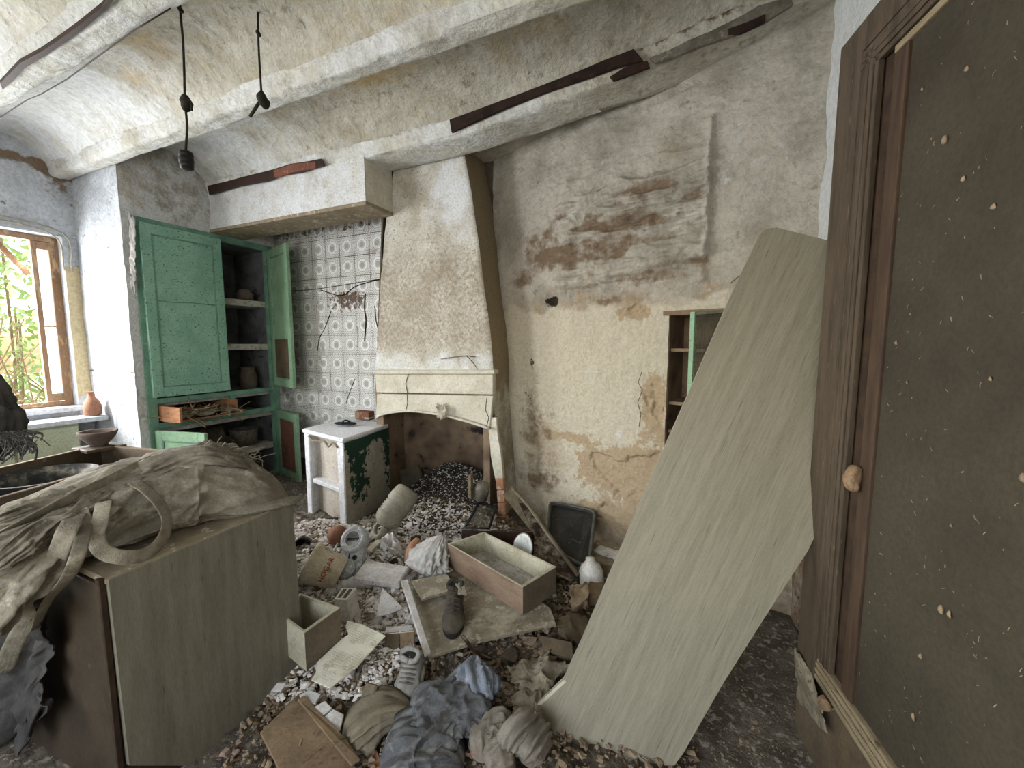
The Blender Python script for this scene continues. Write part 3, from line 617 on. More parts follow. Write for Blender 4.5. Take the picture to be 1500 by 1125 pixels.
for pts in ([(0, 172), (40, 146), (60, 138), (98, 116), (150, 78), (200, 42), (250, 12)],):
    tube('crack', smoothpath(onZ(pts, 2.99), 1), .0035, 'dark_wood', beams[3], seg=4)
for pts in ([(1120, 372), (1108, 386), (1090, 398), (1070, 415)], [(1075, 150), (1082, 170), (1100, 178)], [(940, 545), (935, 560), (941, 572), (934, 590), (939, 606), (936, 625)]):
    tube('crack', smoothpath([onW(x, y, .002) for x, y in pts], 1), .002, 'dark_wood', ws, seg=4)
# hood lintel over the tiled alcove
hl = tag(box('trim_7', (XB-.01, 2.585, 2.66), (-2.41, 2.9, 3.06), 'mantel', bev=.008), kind=K)
box('lower_moulding', (XB, 2.568, 2.635), (-2.40, 2.9, 2.665), 'stone', hl, bev=.008)
grid_mesh('plaster_skin', np.linspace(XB, -2.41, 160), np.linspace(2.66, 3.02, 40), lambda u, v: (u, 2.578+.016*(fbm(u*6, v*6, 4, 3)-.5), v),
   {'brown': lambda u, v: .1+.25*ss(2.72, 2.66, v), 'white': lambda u, v: .58+0*u, 'side': lambda u, v: 0*u}, 'chimney', hl)

# ================================================================== FIREPLACE
YF = 2.89
fp = root('fireplace', 'tall whitewashed fireplace with tapering hood and cream arched mantel', 'fireplace', (-2.0, YF, 0))
zl = [aty(x, y, YF) for x, y in [(548, 545), (553, 470), (557, 400), (565, 320), (573, 262), (582, 200)]]
zr = [aty(x, y, YF) for x, y in [(722, 543), (717, 480), (708, 420), (700, 350), (690, 285), (675, 200), (672, 180)]]
def xl(z): return np.interp(z, [p.z for p in zl], [p.x for p in zl])
def xr(z): return np.interp(z, [p.z for p in zr], [p.x for p in zr])
Z0 = 1.29
def hood(u, v):
    x = xl(v)+(xr(v)-xl(v))*u; e = np.minimum(u, 1-u)*(xr(v)-xl(v)); ed = .012*np.exp(-e/.012)
    return x, YF+ed+.016*(fbm(u*5, v*4, 4, 3)-.5)+.008*(fbm(u*22, v*26, 4, 5)-.5)*ss(2.8, 2.0, v), v
grid_mesh('hood_front', np.linspace(0, 1, 150), np.linspace(Z0, 3.25, 240), hood, {'brown': lambda u, v: .10+.36*ss(2.6, 2.1, v)*ss(1.3, 1.6, v)+.1*ss(.1, 0, u),
   'white': lambda u, v: .2+.5*blob(u, v, .8, 2.75, .3, .35)+.3*ss(1.6, 1.35, v), 'side': lambda u, v: 0*u}, 'chimney', fp)
YW = lambda x: 3.232-.2667*(x+1.62)
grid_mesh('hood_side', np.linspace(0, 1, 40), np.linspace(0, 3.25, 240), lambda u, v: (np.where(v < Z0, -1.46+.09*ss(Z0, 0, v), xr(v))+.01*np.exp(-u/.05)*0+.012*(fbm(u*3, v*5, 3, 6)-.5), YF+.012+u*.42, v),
   {'brown': lambda u, v: .15+.15*ss(1.2, .6, v), 'white': lambda u, v: 0*u, 'side': lambda u, v: .8-.35*ss(1.3, 1.1, v)}, 'chimney', fp)  # side tint paints both dirt and the shade on this face
slab('hood_back', [Vector((-2.67, YF+.02, Z0)), Vector((-2.5, YF+.02, 3.2)), Vector((-2.5, YB, 3.2)), Vector((-2.67, YB, Z0))], .02, 'slab', fp, nrm=(-1, 0, 0))
# mantel panel with arched lower edge
arch = [(550, 614), (556, 609), (575, 605), (600, 603), (630, 606), (660, 612), (690, 620), (717, 629)]
top = [(722, 580), (552, 577)]
slab('mantel_panel', onY(arch+top, YF-.02), .05, 'mantel', fp, nrm=(0, -1, 0), bev=.004)
slab('mantel_frieze', onY([(551, 575), (722, 578), (722, 548), (549, 548)], YF-.015), .05, 'mantel', fp, nrm=(0, -1, 0), bev=.005)
slab('mantel_ledge', onY([(546, 548), (724, 548), (724, 542), (546, 542)], YF-.045), .08, 'mantel', fp, nrm=(0, -1, 0), bev=.005)
am = [aty(x, y-1, YF-.045) for x, y in arch[1:]]
tube('arch_moulding', smoothpath(am, 4), .014, 'mantel', fp, seg=8, flat=.8)
for pts in ([(596, 577), (597, 590), (594, 604)], [(713, 583), (711, 600), (716, 612), (713, 624)], [(598, 548), (594, 562), (597, 576)]):
    tube('crack', onY(pts, YF-.021), .003, 'dark_wood', fp, seg=5)
tube('loose_flake', onY([(646, 526), (665, 523), (684, 521), (696, 523)], YF-.02), .008, 'plank', fp, seg=6, flat=.4)
tube('loose_flake', onY([(684, 522), (692, 530), (700, 541)], YF-.02), .007, 'plank', fp, seg=6, flat=.4)
# right pier: plastered above, bare brick below
slab('pier_plaster', onY([(712, 612), (727, 612), (729, 640), (733, 662), (736, 690), (737, 700), (726, 706), (723, 690), (719, 668), (717, 640)], YF-.01), .035, 'mantel', fp, nrm=(0, -1, 0), bev=.006)
for k, (y0, y1) in enumerate(((700, 718), (719, 736), (737, 755), (756, 776))):
    l0 = np.interp(y0, [700, 776], [726, 731]); l1 = np.interp(y1, [700, 776], [726, 731]); r0 = np.interp(y0, [700, 776], [737, 743]); r1 = np.interp(y1, [700, 776], [737, 743])
    slab('brick', onY([(l0, y0), (r0, y0), (r1, y1), (l1, y1)], YF-.012-.004*(k % 2)), .04, 'brick', fp, nrm=(0, -1, 0), bev=.005)
# firebox
bm = bmesh.new()
bx(bm, (-2.66, YF, 0), (-2.58, 3.5, 1.3)); bx(bm, (-2.62, 3.42, 0), (-1.5, 3.5, 1.3)); bx(bm, (-1.57, 2.93, 0), (-1.51, 3.5, 1.3)); bx(bm, (-2.66, YF+.03, 1.1), (-1.5, 3.5, 1.3))
from_bm('firebox', bm, 'soot', fp)
grid_mesh('fireback', np.linspace(-2.58, -1.50, 90), np.linspace(0, 1.1, 90), lambda u, v: (u, 3.40-.22*((u+2.04)/.54)**4+.03*(fbm(u*5, v*5, 4, 2)-.5), v),
   {'dark': lambda u, v: .15+.75*blob(u, v, -1.7, .72, .3, .05)+.2*ss(.95, 1.1, v)}, 'soot', fp)
for pts, th in (([(584, 690), (612, 681), (622, 716), (600, 727), (590, 718)], .03), ([(611, 683), (630, 690), (640, 722), (622, 722)], .02)):
    slab('fire_slab', onY(pts, 3.02 if th > .025 else 3.1), th, 'slab', fp, nrm=(0, -1, .1))
sheet('cobweb_nest', onY([(640, 592), (655, 594), (654, 616), (643, 612)], YF-.06), 'web', fp, n=(12, 12), amp=.02, fs=20, seed=4, edge=.4)

# ================================================================== WINDOW
win = root('window_1', 'weathered wooden casement window open to sunlit bushes', 'window', (XL-.2, 1.2, WZ0)); win['kind'] = K
XW = XL-.16
def wbx(name, y0, y1, z0, z1, m='win_wood', x0=0, x1=.05, par=None): return box(name, (XW+x0, y0, z0), (XW+x1, y1, z1), m, par or win, bev=.004)
wbx('frame_jamb', WY1-.05, WY1, WZ0, WZ1); wbx('frame_jamb', WY0, WY0+.05, WZ0, WZ1); wbx('frame_head', WY0+.05, WY1-.05, WZ1-.05, WZ1); wbx('frame_sill', WY0+.05, WY1-.05, WZ0, WZ0+.045)
# right casement, nearly shut, its pane milky with dust
cs = wbx('casement', WY1-.17, WY1-.135, WZ0+.05, WZ1-.055, x0=.01, x1=.05)
wbx('stile', WY1-.062, WY1-.045, WZ0+.05, WZ1-.055, x0=.01, x1=.05, par=cs); wbx('rail', WY1-.135, WY1-.062, WZ1-.12, WZ1-.055, x0=.01, x1=.05, par=cs); wbx('rail', WY1-.135, WY1-.062, WZ0+.05, WZ0+.12, x0=.01, x1=.05, par=cs)
wbx('glazing_bar', WY1-.135, WY1-.062, 1.70, 1.712, x0=.02, x1=.045, par=cs)
wbx('pane', WY1-.135, WY1-.062, WZ0+.12, 1.70, 'milky', .028, .032, cs); wbx('pane', WY1-.135, WY1-.062, 1.712, WZ1-.12, 'milky', .028, .032, cs)
# left casement swung into the room, against the wall
cl = box('casement', (XW+.02, WY0+.03, WZ0+.05), (XW+.06, WY0+.07, WZ1-.055), 'win_wood', win)
box('stile', (XW+.42, WY0+.0, WZ0+.05), (XW+.46, WY0+.04, WZ1-.055), 'win_wood', cl); box('rail', (XW+.06, WY0+.01, WZ0+.05), (XW+.42, WY0+.05, WZ0+.1), 'win_wood', cl); box('rail', (XW+.06, WY0+.01, WZ1-.1), (XW+.42, WY0+.05, WZ1-.055), 'win_wood', cl)
box('pane', (XW+.06, WY0+.028, WZ0+.1), (XW+.42, WY0+.032, WZ1-.1), 'clear', cl)
box('windowsill', (XW-.25, WY0, WZ0-.04), (XL+.06, WY1, WZ0+.002), 'whitewash', win)
tube('loose_wire', smoothpath([(XL+.03, .6, 2.56), (XL+.05, 1.2, 2.55), (XL+.04, 1.72, 2.5), (XL+.03, 1.78, 2.2)], 6), .006, 'web', win, seg=6)
tube('loose_wire', smoothpath([(XL+.03, .6, 2.60), (XL+.05, 1.2, 2.585), (XL+.04, 1.78, 2.53), (XL+.03, 1.83, 2.2)], 6), .006, 'web', win, seg=6)
sh = tube('fallen_batten', [atx(-20, 340, XL-.35), atx(42, 402, XL-.35)], .022, 'win_wood', None, seg=6)
tag(sh, 'broken wooden batten hanging across the open half of the window', 'batten')
bm = bmesh.new()
for k in range(26):
    a = Vector((XL+.0-random.random()*.1, random.uniform(1.35, 1.76), random.uniform(1.0, 1.09))); d = Vector((random.uniform(-.05, .05), random.uniform(-.1, .1), random.uniform(.0, .06)))
    tube_bm(bm, [a, a+d*.5+Vector((0, 0, .01)), a+d], .003, 4)
tag(from_bm('dry_straw', bm, 'twig'), 'tangle of dry straw and twigs on the bright windowsill', 'straw', kind='stuff')

# outside: ground, bushes and stems
gr = tag(box('ground', (-40, -25, -.5), (-5.75, 30, -.35), 'ground', bev=0), kind=K)
def bush(name, c, r, n, label, seed):
    rr = random.Random(seed); t = root(name, label, 'bush', (c[0], c[1], -.35), 'bushes outside the window')
    bm = bmesh.new()
    for _ in range(n):
        while True:
            d = Vector((rr.uniform(-1, 1), rr.uniform(-1, 1), rr.uniform(-1, 1)))
            if .3 < d.length < 1: break
        p = Vector(c)+Vector((d.x*r[0], d.y*r[1], d.z*r[2])); s = rr.uniform(.04, .09)
        a = Vector((rr.gauss(0, 1), rr.gauss(0, 1), rr.gauss(0, 1))).normalized(); b = a.orthogonal().normalized()
        bm.faces.new([bm.verts.new(q) for q in (p-a*s, p+b*s*.4, p+a*s, p-b*s*.4)])
    tag(from_bm('leaves', bm, 'leaf', t), kind='stuff')
    bm = bmesh.new()
    for _ in range(9):
        e = Vector(c)+Vector((rr.uniform(-.7, .7)*r[0], rr.uniform(-.7, .7)*r[1], rr.uniform(-.2, .8)*r[2])); tube_bm(bm, smoothpath([(c[0], c[1], -.35), ((c[0]+e.x)/2+.1, (c[1]+e.y)/2, (e.z-.3)/2), e], 3), .015, 5)
    from_bm('stem', bm, 'twig', t)
bush('bush', (-8.6, 2.3, 1.6), (1.4, 1.3, 1.9), 2600, 'bright green leafy bush seen through the window', 1)
bush('bush', (-9.6, .6, 2.2), (1.5, 1.6, 2.2), 2600, 'tall bush filling the left edge of the window view', 2)
bush('bush', (-8.0, 3.9, 1.0), (1.2, 1.2, 1.5), 1800, 'low bush seen behind the milky window pane', 3)
bm = bmesh.new()
for k in range(70):
    a = Vector((random.uniform(-7.6, -6.6), random.uniform(1.2, 3.0), -.35)); tube_bm(bm, smoothpath([a, a+Vector((random.uniform(-.2, .2), random.uniform(-.2, .2), .9)), a+Vector((random.uniform(-.5, .5), random.uniform(-.5, .5), random.uniform(1.3, 2.3)))], 3), .006, 4)
tag(from_bm('dry_stems', bm, 'twig'), 'thicket of pale dry stems just outside the window', 'stems', kind='stuff')
# ================================================================== GREEN BUILT-IN CUPBOARD
def loc_hexa(bm, o, u, n, a0, a1, z0, z1, d0, d1, bev=.003):
    """box in a local frame: along u, up z, out along n"""
    o = Vector(o); u = Vector(u).normalized(); n = Vector(n).normalized(); Z = Vector((0, 0, 1))
    P = lambda a, z, d: bm.verts.new(o+u*a+n*d+Z*z)
    hexa(bm, [P(a0, z0, d0), P(a1, z0, d0), P(a1, z0, d1), P(a0, z0, d1), P(a0, z1, d0), P(a1, z1, d0), P(a1, z1, d1), P(a0, z1, d1)], bev)
def lbox(name, fr, a0, a1, z0, z1, d0, d1, m, parent, bev=.003, **k):
    bm = bmesh.new(); loc_hexa(bm, *fr, a0, a1, z0, z1, d0, d1, bev); return tag(from_bm(name, bm, m, parent), **k)
def leaf(name, p0, u, n, w, z0, z1, m, mp, parent, st=.075, th=.032, broken=None):
    fr = (p0, u, n); bm = bmesh.new()
    for a in ((0, st, z0, z1), (w-st, w, z0, z1), (st, w-st, z0, z0+st*1.1), (st, w-st, z1-st*1.1, z1)): loc_hexa(bm, *fr, *a, -th/2, th/2)
    d = from_bm(name, bm, m, parent); a, b, c, e = st, w-st, z0+st*1.1, z1-st*1.1
    if broken:
        lbox('door_panel', fr, a, b, broken, e, -.006, .006, mp, d); lbox('door_panel', fr, a, b, c, broken, -.010, -.004, 'box_dark', d, label='bare brown lower panel')
    else: lbox('door_panel', fr, a, b, c, e, -.006, .006, mp, d)
    bm = bmesh.new(); g = .012
    for q in ((a, a+g, c, e), (b-g, b, c, e), (a+g, b-g, c, c+g), (a+g, b-g, e-g, e)): loc_hexa(bm, *fr, *q, -.014, .014, .004)
    from_bm('panel_moulding', bm, 'green_frame', d); return d
cup = root('built_in_cupboard', 'tall green cupboard built into the wall beside the tiles, doors partly open', 'cupboard', (XB, 2.5, 0))
F = ((XB, 0, 0), (0, 1, 0), (1, 0, 0))
for nm, a in (('stile', (CY0-.012, 2.02, 0, CZ1)), ('stile', (3.12, CY1+.01, 0, CZ1)), ('rail', (2.02, 3.12, 2.57, CZ1)), ('rail', (2.02, 3.12, 1.015, 1.06)), ('rail', (2.02, 3.12, .785, .84)), ('rail', (2.02, 3.12, 0, .09)), ('stile', (2.66, 2.70, .84, 1.015))):
    lbox(nm, F, *a, -.03, .022, 'green_frame', cup)
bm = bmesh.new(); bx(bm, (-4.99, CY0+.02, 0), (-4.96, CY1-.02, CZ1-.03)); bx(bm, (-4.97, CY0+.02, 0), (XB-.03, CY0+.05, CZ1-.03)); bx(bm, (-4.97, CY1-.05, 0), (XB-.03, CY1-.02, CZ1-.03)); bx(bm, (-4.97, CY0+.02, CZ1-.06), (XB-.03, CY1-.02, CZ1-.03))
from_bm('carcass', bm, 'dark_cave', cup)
for z in (2.02, 1.55, 1.045, .80, .42): box('cupboard_shelf', (-4.96, CY0+.05, z-.065), (XB-.04, CY1-.05, z), 'shelf', cup, bev=.004)
leaf('cupboard_door', (XB+.035, 1.985, 0), (0, 1, 0), (1, 0, 0), .655, 1.075, 2.585, 'green', 'green', cup)
tube('split', [(XB+.05, 2.07, 1.93), (XB+.044, 2.2, 1.925), (XB+.045, 2.35, 1.935), (XB+.044, 2.56, 1.93)], .003, 'green_frame', cup, seg=4)
ud = Vector((.55, -.18, 0)).normalized(); leaf('cupboard_door', (XB+.03, 3.15, 0), ud, (-ud.y, ud.x, 0), .57, 1.085, 2.57, 'green_light', 'green_light', cup, broken=1.60)
ud = Vector((math.sin(math.radians(79)), math.cos(math.radians(79)), 0)); leaf('cupboard_door', (XB+.03, 1.99, 0), ud, (ud.y, -ud.x, 0), .55, .08, .78, 'green_light', 'green_light', cup)
ud = Vector((.55, -.16, 0)).normalized(); leaf('cupboard_door', (XB+.03, 3.15, 0), ud, (-ud.y, ud.x, 0), .55, .05, .80, 'green_light', 'red_paint', cup)
dr = box('drawer', (-4.86, 2.03, .855), (XB+.24, 2.64, .868), 'wood_raw', cup)
box('drawer_side', (-4.86, 2.03, .86), (XB+.33, 2.05, .995), 'wood_raw', dr, label='end of the bare wood drawer side')
box('drawer_side', (-4.86, 2.62, .86), (XB+.15, 2.64, .985), 'wood_raw', dr)
bm = bmesh.new()
for k in range(200):
    a = Vector((random.uniform(XB-.25, XB+.23), random.uniform(2.07, 2.6), .875+random.random()*.06)); d = Vector((random.gauss(0, .05), random.gauss(0, .05), random.gauss(0, .03)))
    tube_bm(bm, [a, a+d, a+d*1.8+Vector((0, 0, -.01))], random.uniform(.002, .006), 4)
tag(from_bm('nest_straw', bm, 'twig', dr), kind='stuff')
sheet('lumpy_litter', [(XB-.3, 2.06, .88), (XB+.24, 2.06, .88), (XB+.24, 2.6, .88), (XB-.3, 2.6, .88)], 'grey_paper', dr, n=(30, 30), amp=.03, fs=9, seed=2)

def pot(name, label, cat, c, prof, m, group=None, ax=(0, 0, 1)): return tag(lathe(name, prof, c, m, None, ax), label, cat, group)
pot('jar', 'round glass jar on the upper shelf of the green cupboard', 'jar', (-4.62, 2.74, 2.02), [(.05, 0), (.062, .01), (.064, .10), (.045, .13), (.045, .145), (.05, .15)], 'bowl')
pot('small_pot', 'squat dusty pot on the upper shelf beside the open green door', 'pot', (-4.58, 3.0, 2.02), [(.05, 0), (.08, .02), (.085, .08), (.06, .105), (.065, .12), (.055, .12)], 'bowl')
pot('white_pitcher', 'dusty white pitcher on the lowest upper shelf of the green cupboard', 'pitcher', (-4.58, 2.98, 1.045), [(.07, 0), (.085, .03), (.09, .14), (.07, .21), (.075, .25), (.068, .25)], 'slab')
pot('cooking_pot', 'dark round pot inside the lower part of the green cupboard', 'pot', (-4.6, 2.9, .42), [(.10, 0), (.13, .02), (.14, .17), (.145, .18), (.13, .18), (.12, .04)], 'metal')
sheet('crumpled_bag', [(-4.75, 2.45, .60), (-4.45, 2.45, .44), (-4.45, 2.72, .45), (-4.75, 2.75, .62)], 'slab', None, n=(20, 20), amp=.05, fs=6, seed=8, label='crumpled grey bag on the lower cupboard shelf', cat='bag')

# ================================================================== WHITE MASONRY STAND
sdn = root('masonry_stand', 'waist-high white masonry stand with open shelves and green-flecked side', 'stand', (-2.8, 2.6, 0))
A_ = Vector((-3.10, 2.47, 0)); B_ = Vector((-2.49, 2.33, 0)); U_ = (B_-A_).normalized(); N_ = Vector((U_.y, -U_.x, 0)); Wd = (B_-A_).length
FS = (A_, U_, N_); D_ = -.62
qS = Vector((-2.575, 2.95, 0)); pS = B_+U_*.012; dS = qS-pS; nS = Vector((dS.y, -dS.x, 0)).normalized()
Z_ = lambda z: Vector((0, 0, z))
def pz(name, P, z0, z1, m, bev=.01): return slab(name, [p+Z_(z1) for p in P], z1-z0, m, sdn, nrm=(0, 0, 1), bev=bev)
e_ = dS.normalized()
pz('upright', [A_, A_+U_*.09, A_+U_*.09+e_*.16, A_+e_*.16], 0, .775, 'stand')
pz('upright', [B_-U_*.10, B_, B_+e_*.14, B_-U_*.10+e_*.14], 0, .775, 'stand')
pz('side_wall', [A_+e_*.16, A_+U_*.09+e_*.16, A_+U_*.09+e_*.62, A_+e_*.62], 0, .775, 'stand_in', 0)
pz('back_wall', [A_+U_*.05+e_*.09, B_-U_*.05+e_*.09, B_-U_*.05+e_*.13, A_+U_*.05+e_*.13], 0, .775, 'stand_in', 0)
pz('stand_shelf', [A_+U_*.1+e_*.01, B_-U_*.1+e_*.01, B_-U_*.1+e_*.10, A_+U_*.1+e_*.10], .345, .385, 'stand', .008)
pz('stand_top', [A_-U_*.012-e_*.01, B_+U_*.012-e_*.01, qS+U_*.01, A_+dS], .775, .812, 'stand', .01)
grid_mesh('painted_side', np.linspace(0, 1, 90), np.linspace(0, .775, 110), lambda u, v: (pS.x+dS.x*u+nS.x*.012*(fbm(u*4, v*6, 4, 2)-.5), pS.y+dS.y*u, v),
    {'green': lambda u, v: .31+.36*blob(u, v, .25, .52, .24, .36)+.30*blob(u, v, .95, .55, .14, .35)+.42*blob(u*0, v, 0, .77, 1, .07)-.2*ss(.25, .1, v)-.2*ss(.12, .02, u)}, 'stand_side', sdn)
tube('drip_lip', smoothpath([A_+U_*(.1+.065*k)+Vector((.0, -.01, .765-.02*(k % 2)-.012*(k % 3))) for k in range(8)], 3), .009, 'stone', sdn, seg=5)
ps = atz(505, 622, .825); sl = root('slipper', 'dark blue rubber slipper lying on top of the white masonry stand', 'slipper', ps)
cloth_roll('sole', [ps+Vector((-.09, -.03, .012)), ps+Vector((0, 0, .012)), ps+Vector((.11, .03, .012))], [.035, .045, .04], [.012, .012, .012], 'black', sl, amp=.03, seg=20, flat=1)
tube('slipper_strap', smoothpath([ps+Vector((0, -.045, .015)), ps+Vector((.02, -.01, .045)), ps+Vector((.03, .04, .018))], 4), .014, 'black', sl, seg=6, flat=.4)
pt = atz(528, 616, .82); tn = tag(box('food_tin', (pt.x-.085, pt.y+.02, .821), (pt.x+.085, pt.y+.10, .905), 'red_paint', None, bev=.008), 'small red and pale tin box at the back of the white masonry stand', 'tin')
box('tin_label', (pt.x-.087, pt.y+.018, .83), (pt.x-.03, pt.y+.102, .895), 'cardboard', tn, bev=.002)
box('tin_label', (pt.x+.03, pt.y+.017, .835), (pt.x+.087, pt.y+.1015, .85), 'green_light', tn, bev=.001)

# ================================================================== MESH-FRONTED NICHE DOOR
nd = root('niche_door', 'narrow green-framed door with wire mesh ajar in the wall niche', 'door', wp(NT0+.12, NZ0, .03))
th_ = Vector(onW(1012, 480, .02)); tt_ = (th_-W0).dot(WD)
uo = (WD*.93+WN*.37).normalized(); no = Vector((uo.y, -uo.x, 0)); FN = (Vector((th_.x, th_.y, 0)), uo, no)
zt_ = 1.745; w_ = .30
for a in ((0, .032, NZ0+.02, zt_), (w_-.032, w_, NZ0+.02, zt_)): lbox('door_stile', FN, *a, -.012, .012, 'green_light', nd)
for a in ((.032, w_-.032, zt_-.02, zt_), (.032, w_-.032, NZ0+.02, NZ0+.05)): lbox('door_rail', FN, *a, -.012, .012, 'mesh_wire', nd)
bm = bmesh.new()
k = .036
while k < w_-.034: loc_hexa(bm, *FN, k, k+.0016, NZ0+.05, zt_-.02, -.001, .001, 0); k += .0095
z = NZ0+.052
while z < zt_-.021: loc_hexa(bm, *FN, .032, w_-.032, z, z+.0016, -.001, .001, 0); z += .0095
tag(from_bm('wire_mesh', bm, 'mesh_wire', nd), kind='stuff')
for z in (1.52, 1.17, .98, .80):
    bm = bmesh.new(); wbox(bm, NT0+.005, NT1-.005, z-.02, z, -.32, -.05); tag(from_bm('niche_shelf', bm, 'soot', ws))

# ================================================================== PENDANT CABLES
pc = root('pendant_cable', 'longer hanging flex ending in a black bulb socket', 'pendant', atd(268, -150, 1.9))
tube('cable', smoothpath([atd(x, y, 1.9) for x, y in ((262, -190), (263, -60), (264, 12), (268, 60), (270, 110), (271, 150), (274, 185), (272, 222))], 5), .0055, 'cable', pc, seg=6)
cloth_roll('tape_knot', [atd(270, 138, 1.9), atd(273, 150, 1.9), atd(271, 164, 1.9)], [.012, .022, .012], [.012, .02, .012], 'cable', pc, amp=.3, seg=14, flat=1)
tube('frayed_end', [atd(273, 145, 1.89), atd(279, 148, 1.89), atd(281, 162, 1.89)], .005, 'cable', pc, seg=5)
tube('cable_knot', [atd(262, 10, 1.89), atd(266, 17, 1.89)], .010, 'cable', pc, seg=6)
o = atd(274, 247, 1.9); lathe('lamp_socket', [(.018, 0), (.026, .002), (.028, .02), (.026, .024), (.029, .028), (.029, .048), (.025, .053), (.029, .057), (.028, .074), (.014, .080), (.006, .084)], o, 'black', pc, (atd(272, 220, 1.9)-o), 24)
pc2 = root('pendant_cable', 'shorter hanging flex with bare forked ends and no socket', 'pendant', atd(378, -150, 2.1))
tube('cable', smoothpath([atd(x, y, 2.1) for x, y in ((377, -170), (377, -40), (378, 40), (380, 90), (383, 136))], 5), .0055, 'cable', pc2, seg=6)
cloth_roll('tape_knot', [atd(383, 132, 2.1), atd(385, 146, 2.1), atd(388, 160, 2.1)], [.008, .026, .014], [.008, .02, .01], 'cable', pc2, amp=.4, seg=14, flat=1)
tube('bare_wire', [atd(384, 143, 2.1), atd(376, 156, 2.1), atd(366, 171, 2.1)], .0075, 'cable', pc2, seg=6)
tube('bare_wire', [atd(386, 143, 2.1), atd(391, 158, 2.1)], .004, 'cable', pc2, seg=6)
tube('cable_knot', [atd(377, 46, 2.09), atd(380, 52, 2.09)], .010, 'cable', pc2, seg=6)

# ================================================================== PANELLED DOOR AT THE RIGHT
LU = Vector((.198, -.98, 0)).normalized(); LN = Vector((-.98, -.198, 0)).normalized(); LP0 = atd(1310, 78, 1.133)
def szL(px, py): p = atp(px, py, LP0, LN); return (p-LP0).dot(LU), p.z
s0, s1, s2, s3, s4 = [szL(x, 503)[0] for x in (1203, 1233, 1257, 1273, 1291)]
zt = LP0.z; zb = szL(1233, 1014)[1]; ztop = szL(1221, 88)[1]
se = s0+1.15; FL = (Vector((LP0.x, LP0.y, 0)), LU, LN)
dd = root('door_1', 'large dark wooden panelled door with moulded frame at the right', 'door', LP0+LU*.3-Vector((0, 0, LP0.z-zb+.1))); dd['kind'] = K
lbox('stile', FL, s0, s1, zb-.09, ztop, -.045, .006, 'doorw', dd, .004)
lbox('stile_backing', FL, s1, s4, zb-.03, ztop, -.045, -.016, 'edge_dark', dd, 0)
for i in range(4):
    a = s1+.002+(s2-s1)*i/4; b = s1+(s2-s1)*(i+.86)/4
    lbox('moulding', FL, a, b, zb+.001*i, zt+.085-.004*i, -.012, .010-.003*abs(i-1.5), 'doorw', dd, .003)
lbox('moulding', FL, s3, s4, zb, zt, -.02, -.002, 'door_red', dd, .004)
lbox('top_rail', FL, s1, se, zt+.10, ztop, -.045, .006, 'doorw', dd, .004)
for i in range(4): lbox('moulding', FL, s1+.002, se, zt+.022+.019*i, zt+.039+.019*i, -.012, .010-.003*abs(i-1.5), 'doorw', dd, .003)
lbox('moulding', FL, s3, se, zt, zt+.020, -.02, -.001, 'rail_light', dd, .004, label='pale inner edge of the top rail')
lbox('door_panel', FL, s4-.004, se, zb-.01, zt+.01, -.03, -.012, 'doorp', dd, 0)
lbox('bottom_rail', FL, s1+.004, se, zb-.085, zb, -.045, .004, 'rail_light', dd, .006, label='pale worn bottom rail')
for i in range(3): lbox('bottom_moulding', FL, s1+.01, se, zb-.072+.024*i, zb-.057+.024*i, .003, .010, 'rail_light', dd, .003)
for (x, y, r, nm) in ((1258, 700, .02, 'mud_nest'), (1219, 1032, .022, 'mud_nest'), (1385, 205, .010, 'mud_dab'), (1418, 100, .006, 'mud_dab'), (1412, 262, .006, 'mud_dab'), (1457, 302, .006, 'mud_dab'), (1500, 700, .009, 'mud_dab'), (1314, 502, .006, 'mud_dab'), (1380, 893, .010, 'mud_dab'), (1392, 900, .008, 'mud_dab'), (1339, 1050, .008, 'mud_dab'), (1350, 962, .006, 'mud_dab'), (1452, 555, .005, 'mud_dab'), (1395, 770, .004, 'mud_dab'), (1330, 560, .004, 'mud_dab'), (1352, 130, .004, 'mud_dab')):
    p = atp(x, y, LP0+LN*(.0 if x < 1300 else -.012), LN)
    if nm == 'mud_nest':
        hgt = .036 if y < 900 else .008
        t = cloth_roll('mud_nest', [p+Vector((0, 0, -hgt*1.25))+LN*.008, p+LN*.018, p+Vector((0, 0, hgt*1.1))+LN*.008], [r*.8, r, r*.75], [r*.8, r, r*.7], 'mud', dd, amp=.25, seg=20, flat=1, ends=.2, seed=int(x))
    else:
        cloth_roll('mud_dab', [p+Vector((0, 0, -r)), p+LN*.003, p+Vector((0, .004, r))], [r*.6, r*.8, r*.5], [r*.3, r*.35, r*.3], 'chip_tan', dd, amp=.45, seg=10, nper=4, flat=1, seed=int(x))
bm = bmesh.new(); rr = random.Random(5)
for k in range(240):
    s = rr.uniform(s4+.01, se-.2); z = rr.uniform(zb, zt); p = LP0+LU*s+Vector((0, 0, z-LP0.z))-LN*.0115; L_ = rr.uniform(.001, .006); a = rr.uniform(-1.2, 1.2)
    d = LU*math.sin(a)*L_+Vector((0, 0, math.cos(a)*L_)); tube_bm(bm, [p-d, p+LN*.0008, p+d], rr.uniform(.0004, .0011), 4)
tag(from_bm('dust_flecks', bm, 'chip_tan', dd), kind='stuff')
lbox('door_base', FL, s0-.05, se, 0, zb-.09, -.16, -.02, 'box_dark', None, .02, kind=K)
sheet('cobweb', [LP0+LU*(s0+.01)+LN*.010+Vector((0, 0, zb-.05-LP0.z)), LP0+LU*(s1+.05)+LN*.012+Vector((0, 0, zb-.10-LP0.z)), LP0+LU*(s1+.12)+LN*.0+Vector((0, 0, .25-LP0.z)), LP0+LU*(s0+.0)+LN*.004+Vector((0, 0, .15-LP0.z))], 'grey_paper', dd, n=(24, 30), amp=.012, fs=5, seed=6, edge=.12)

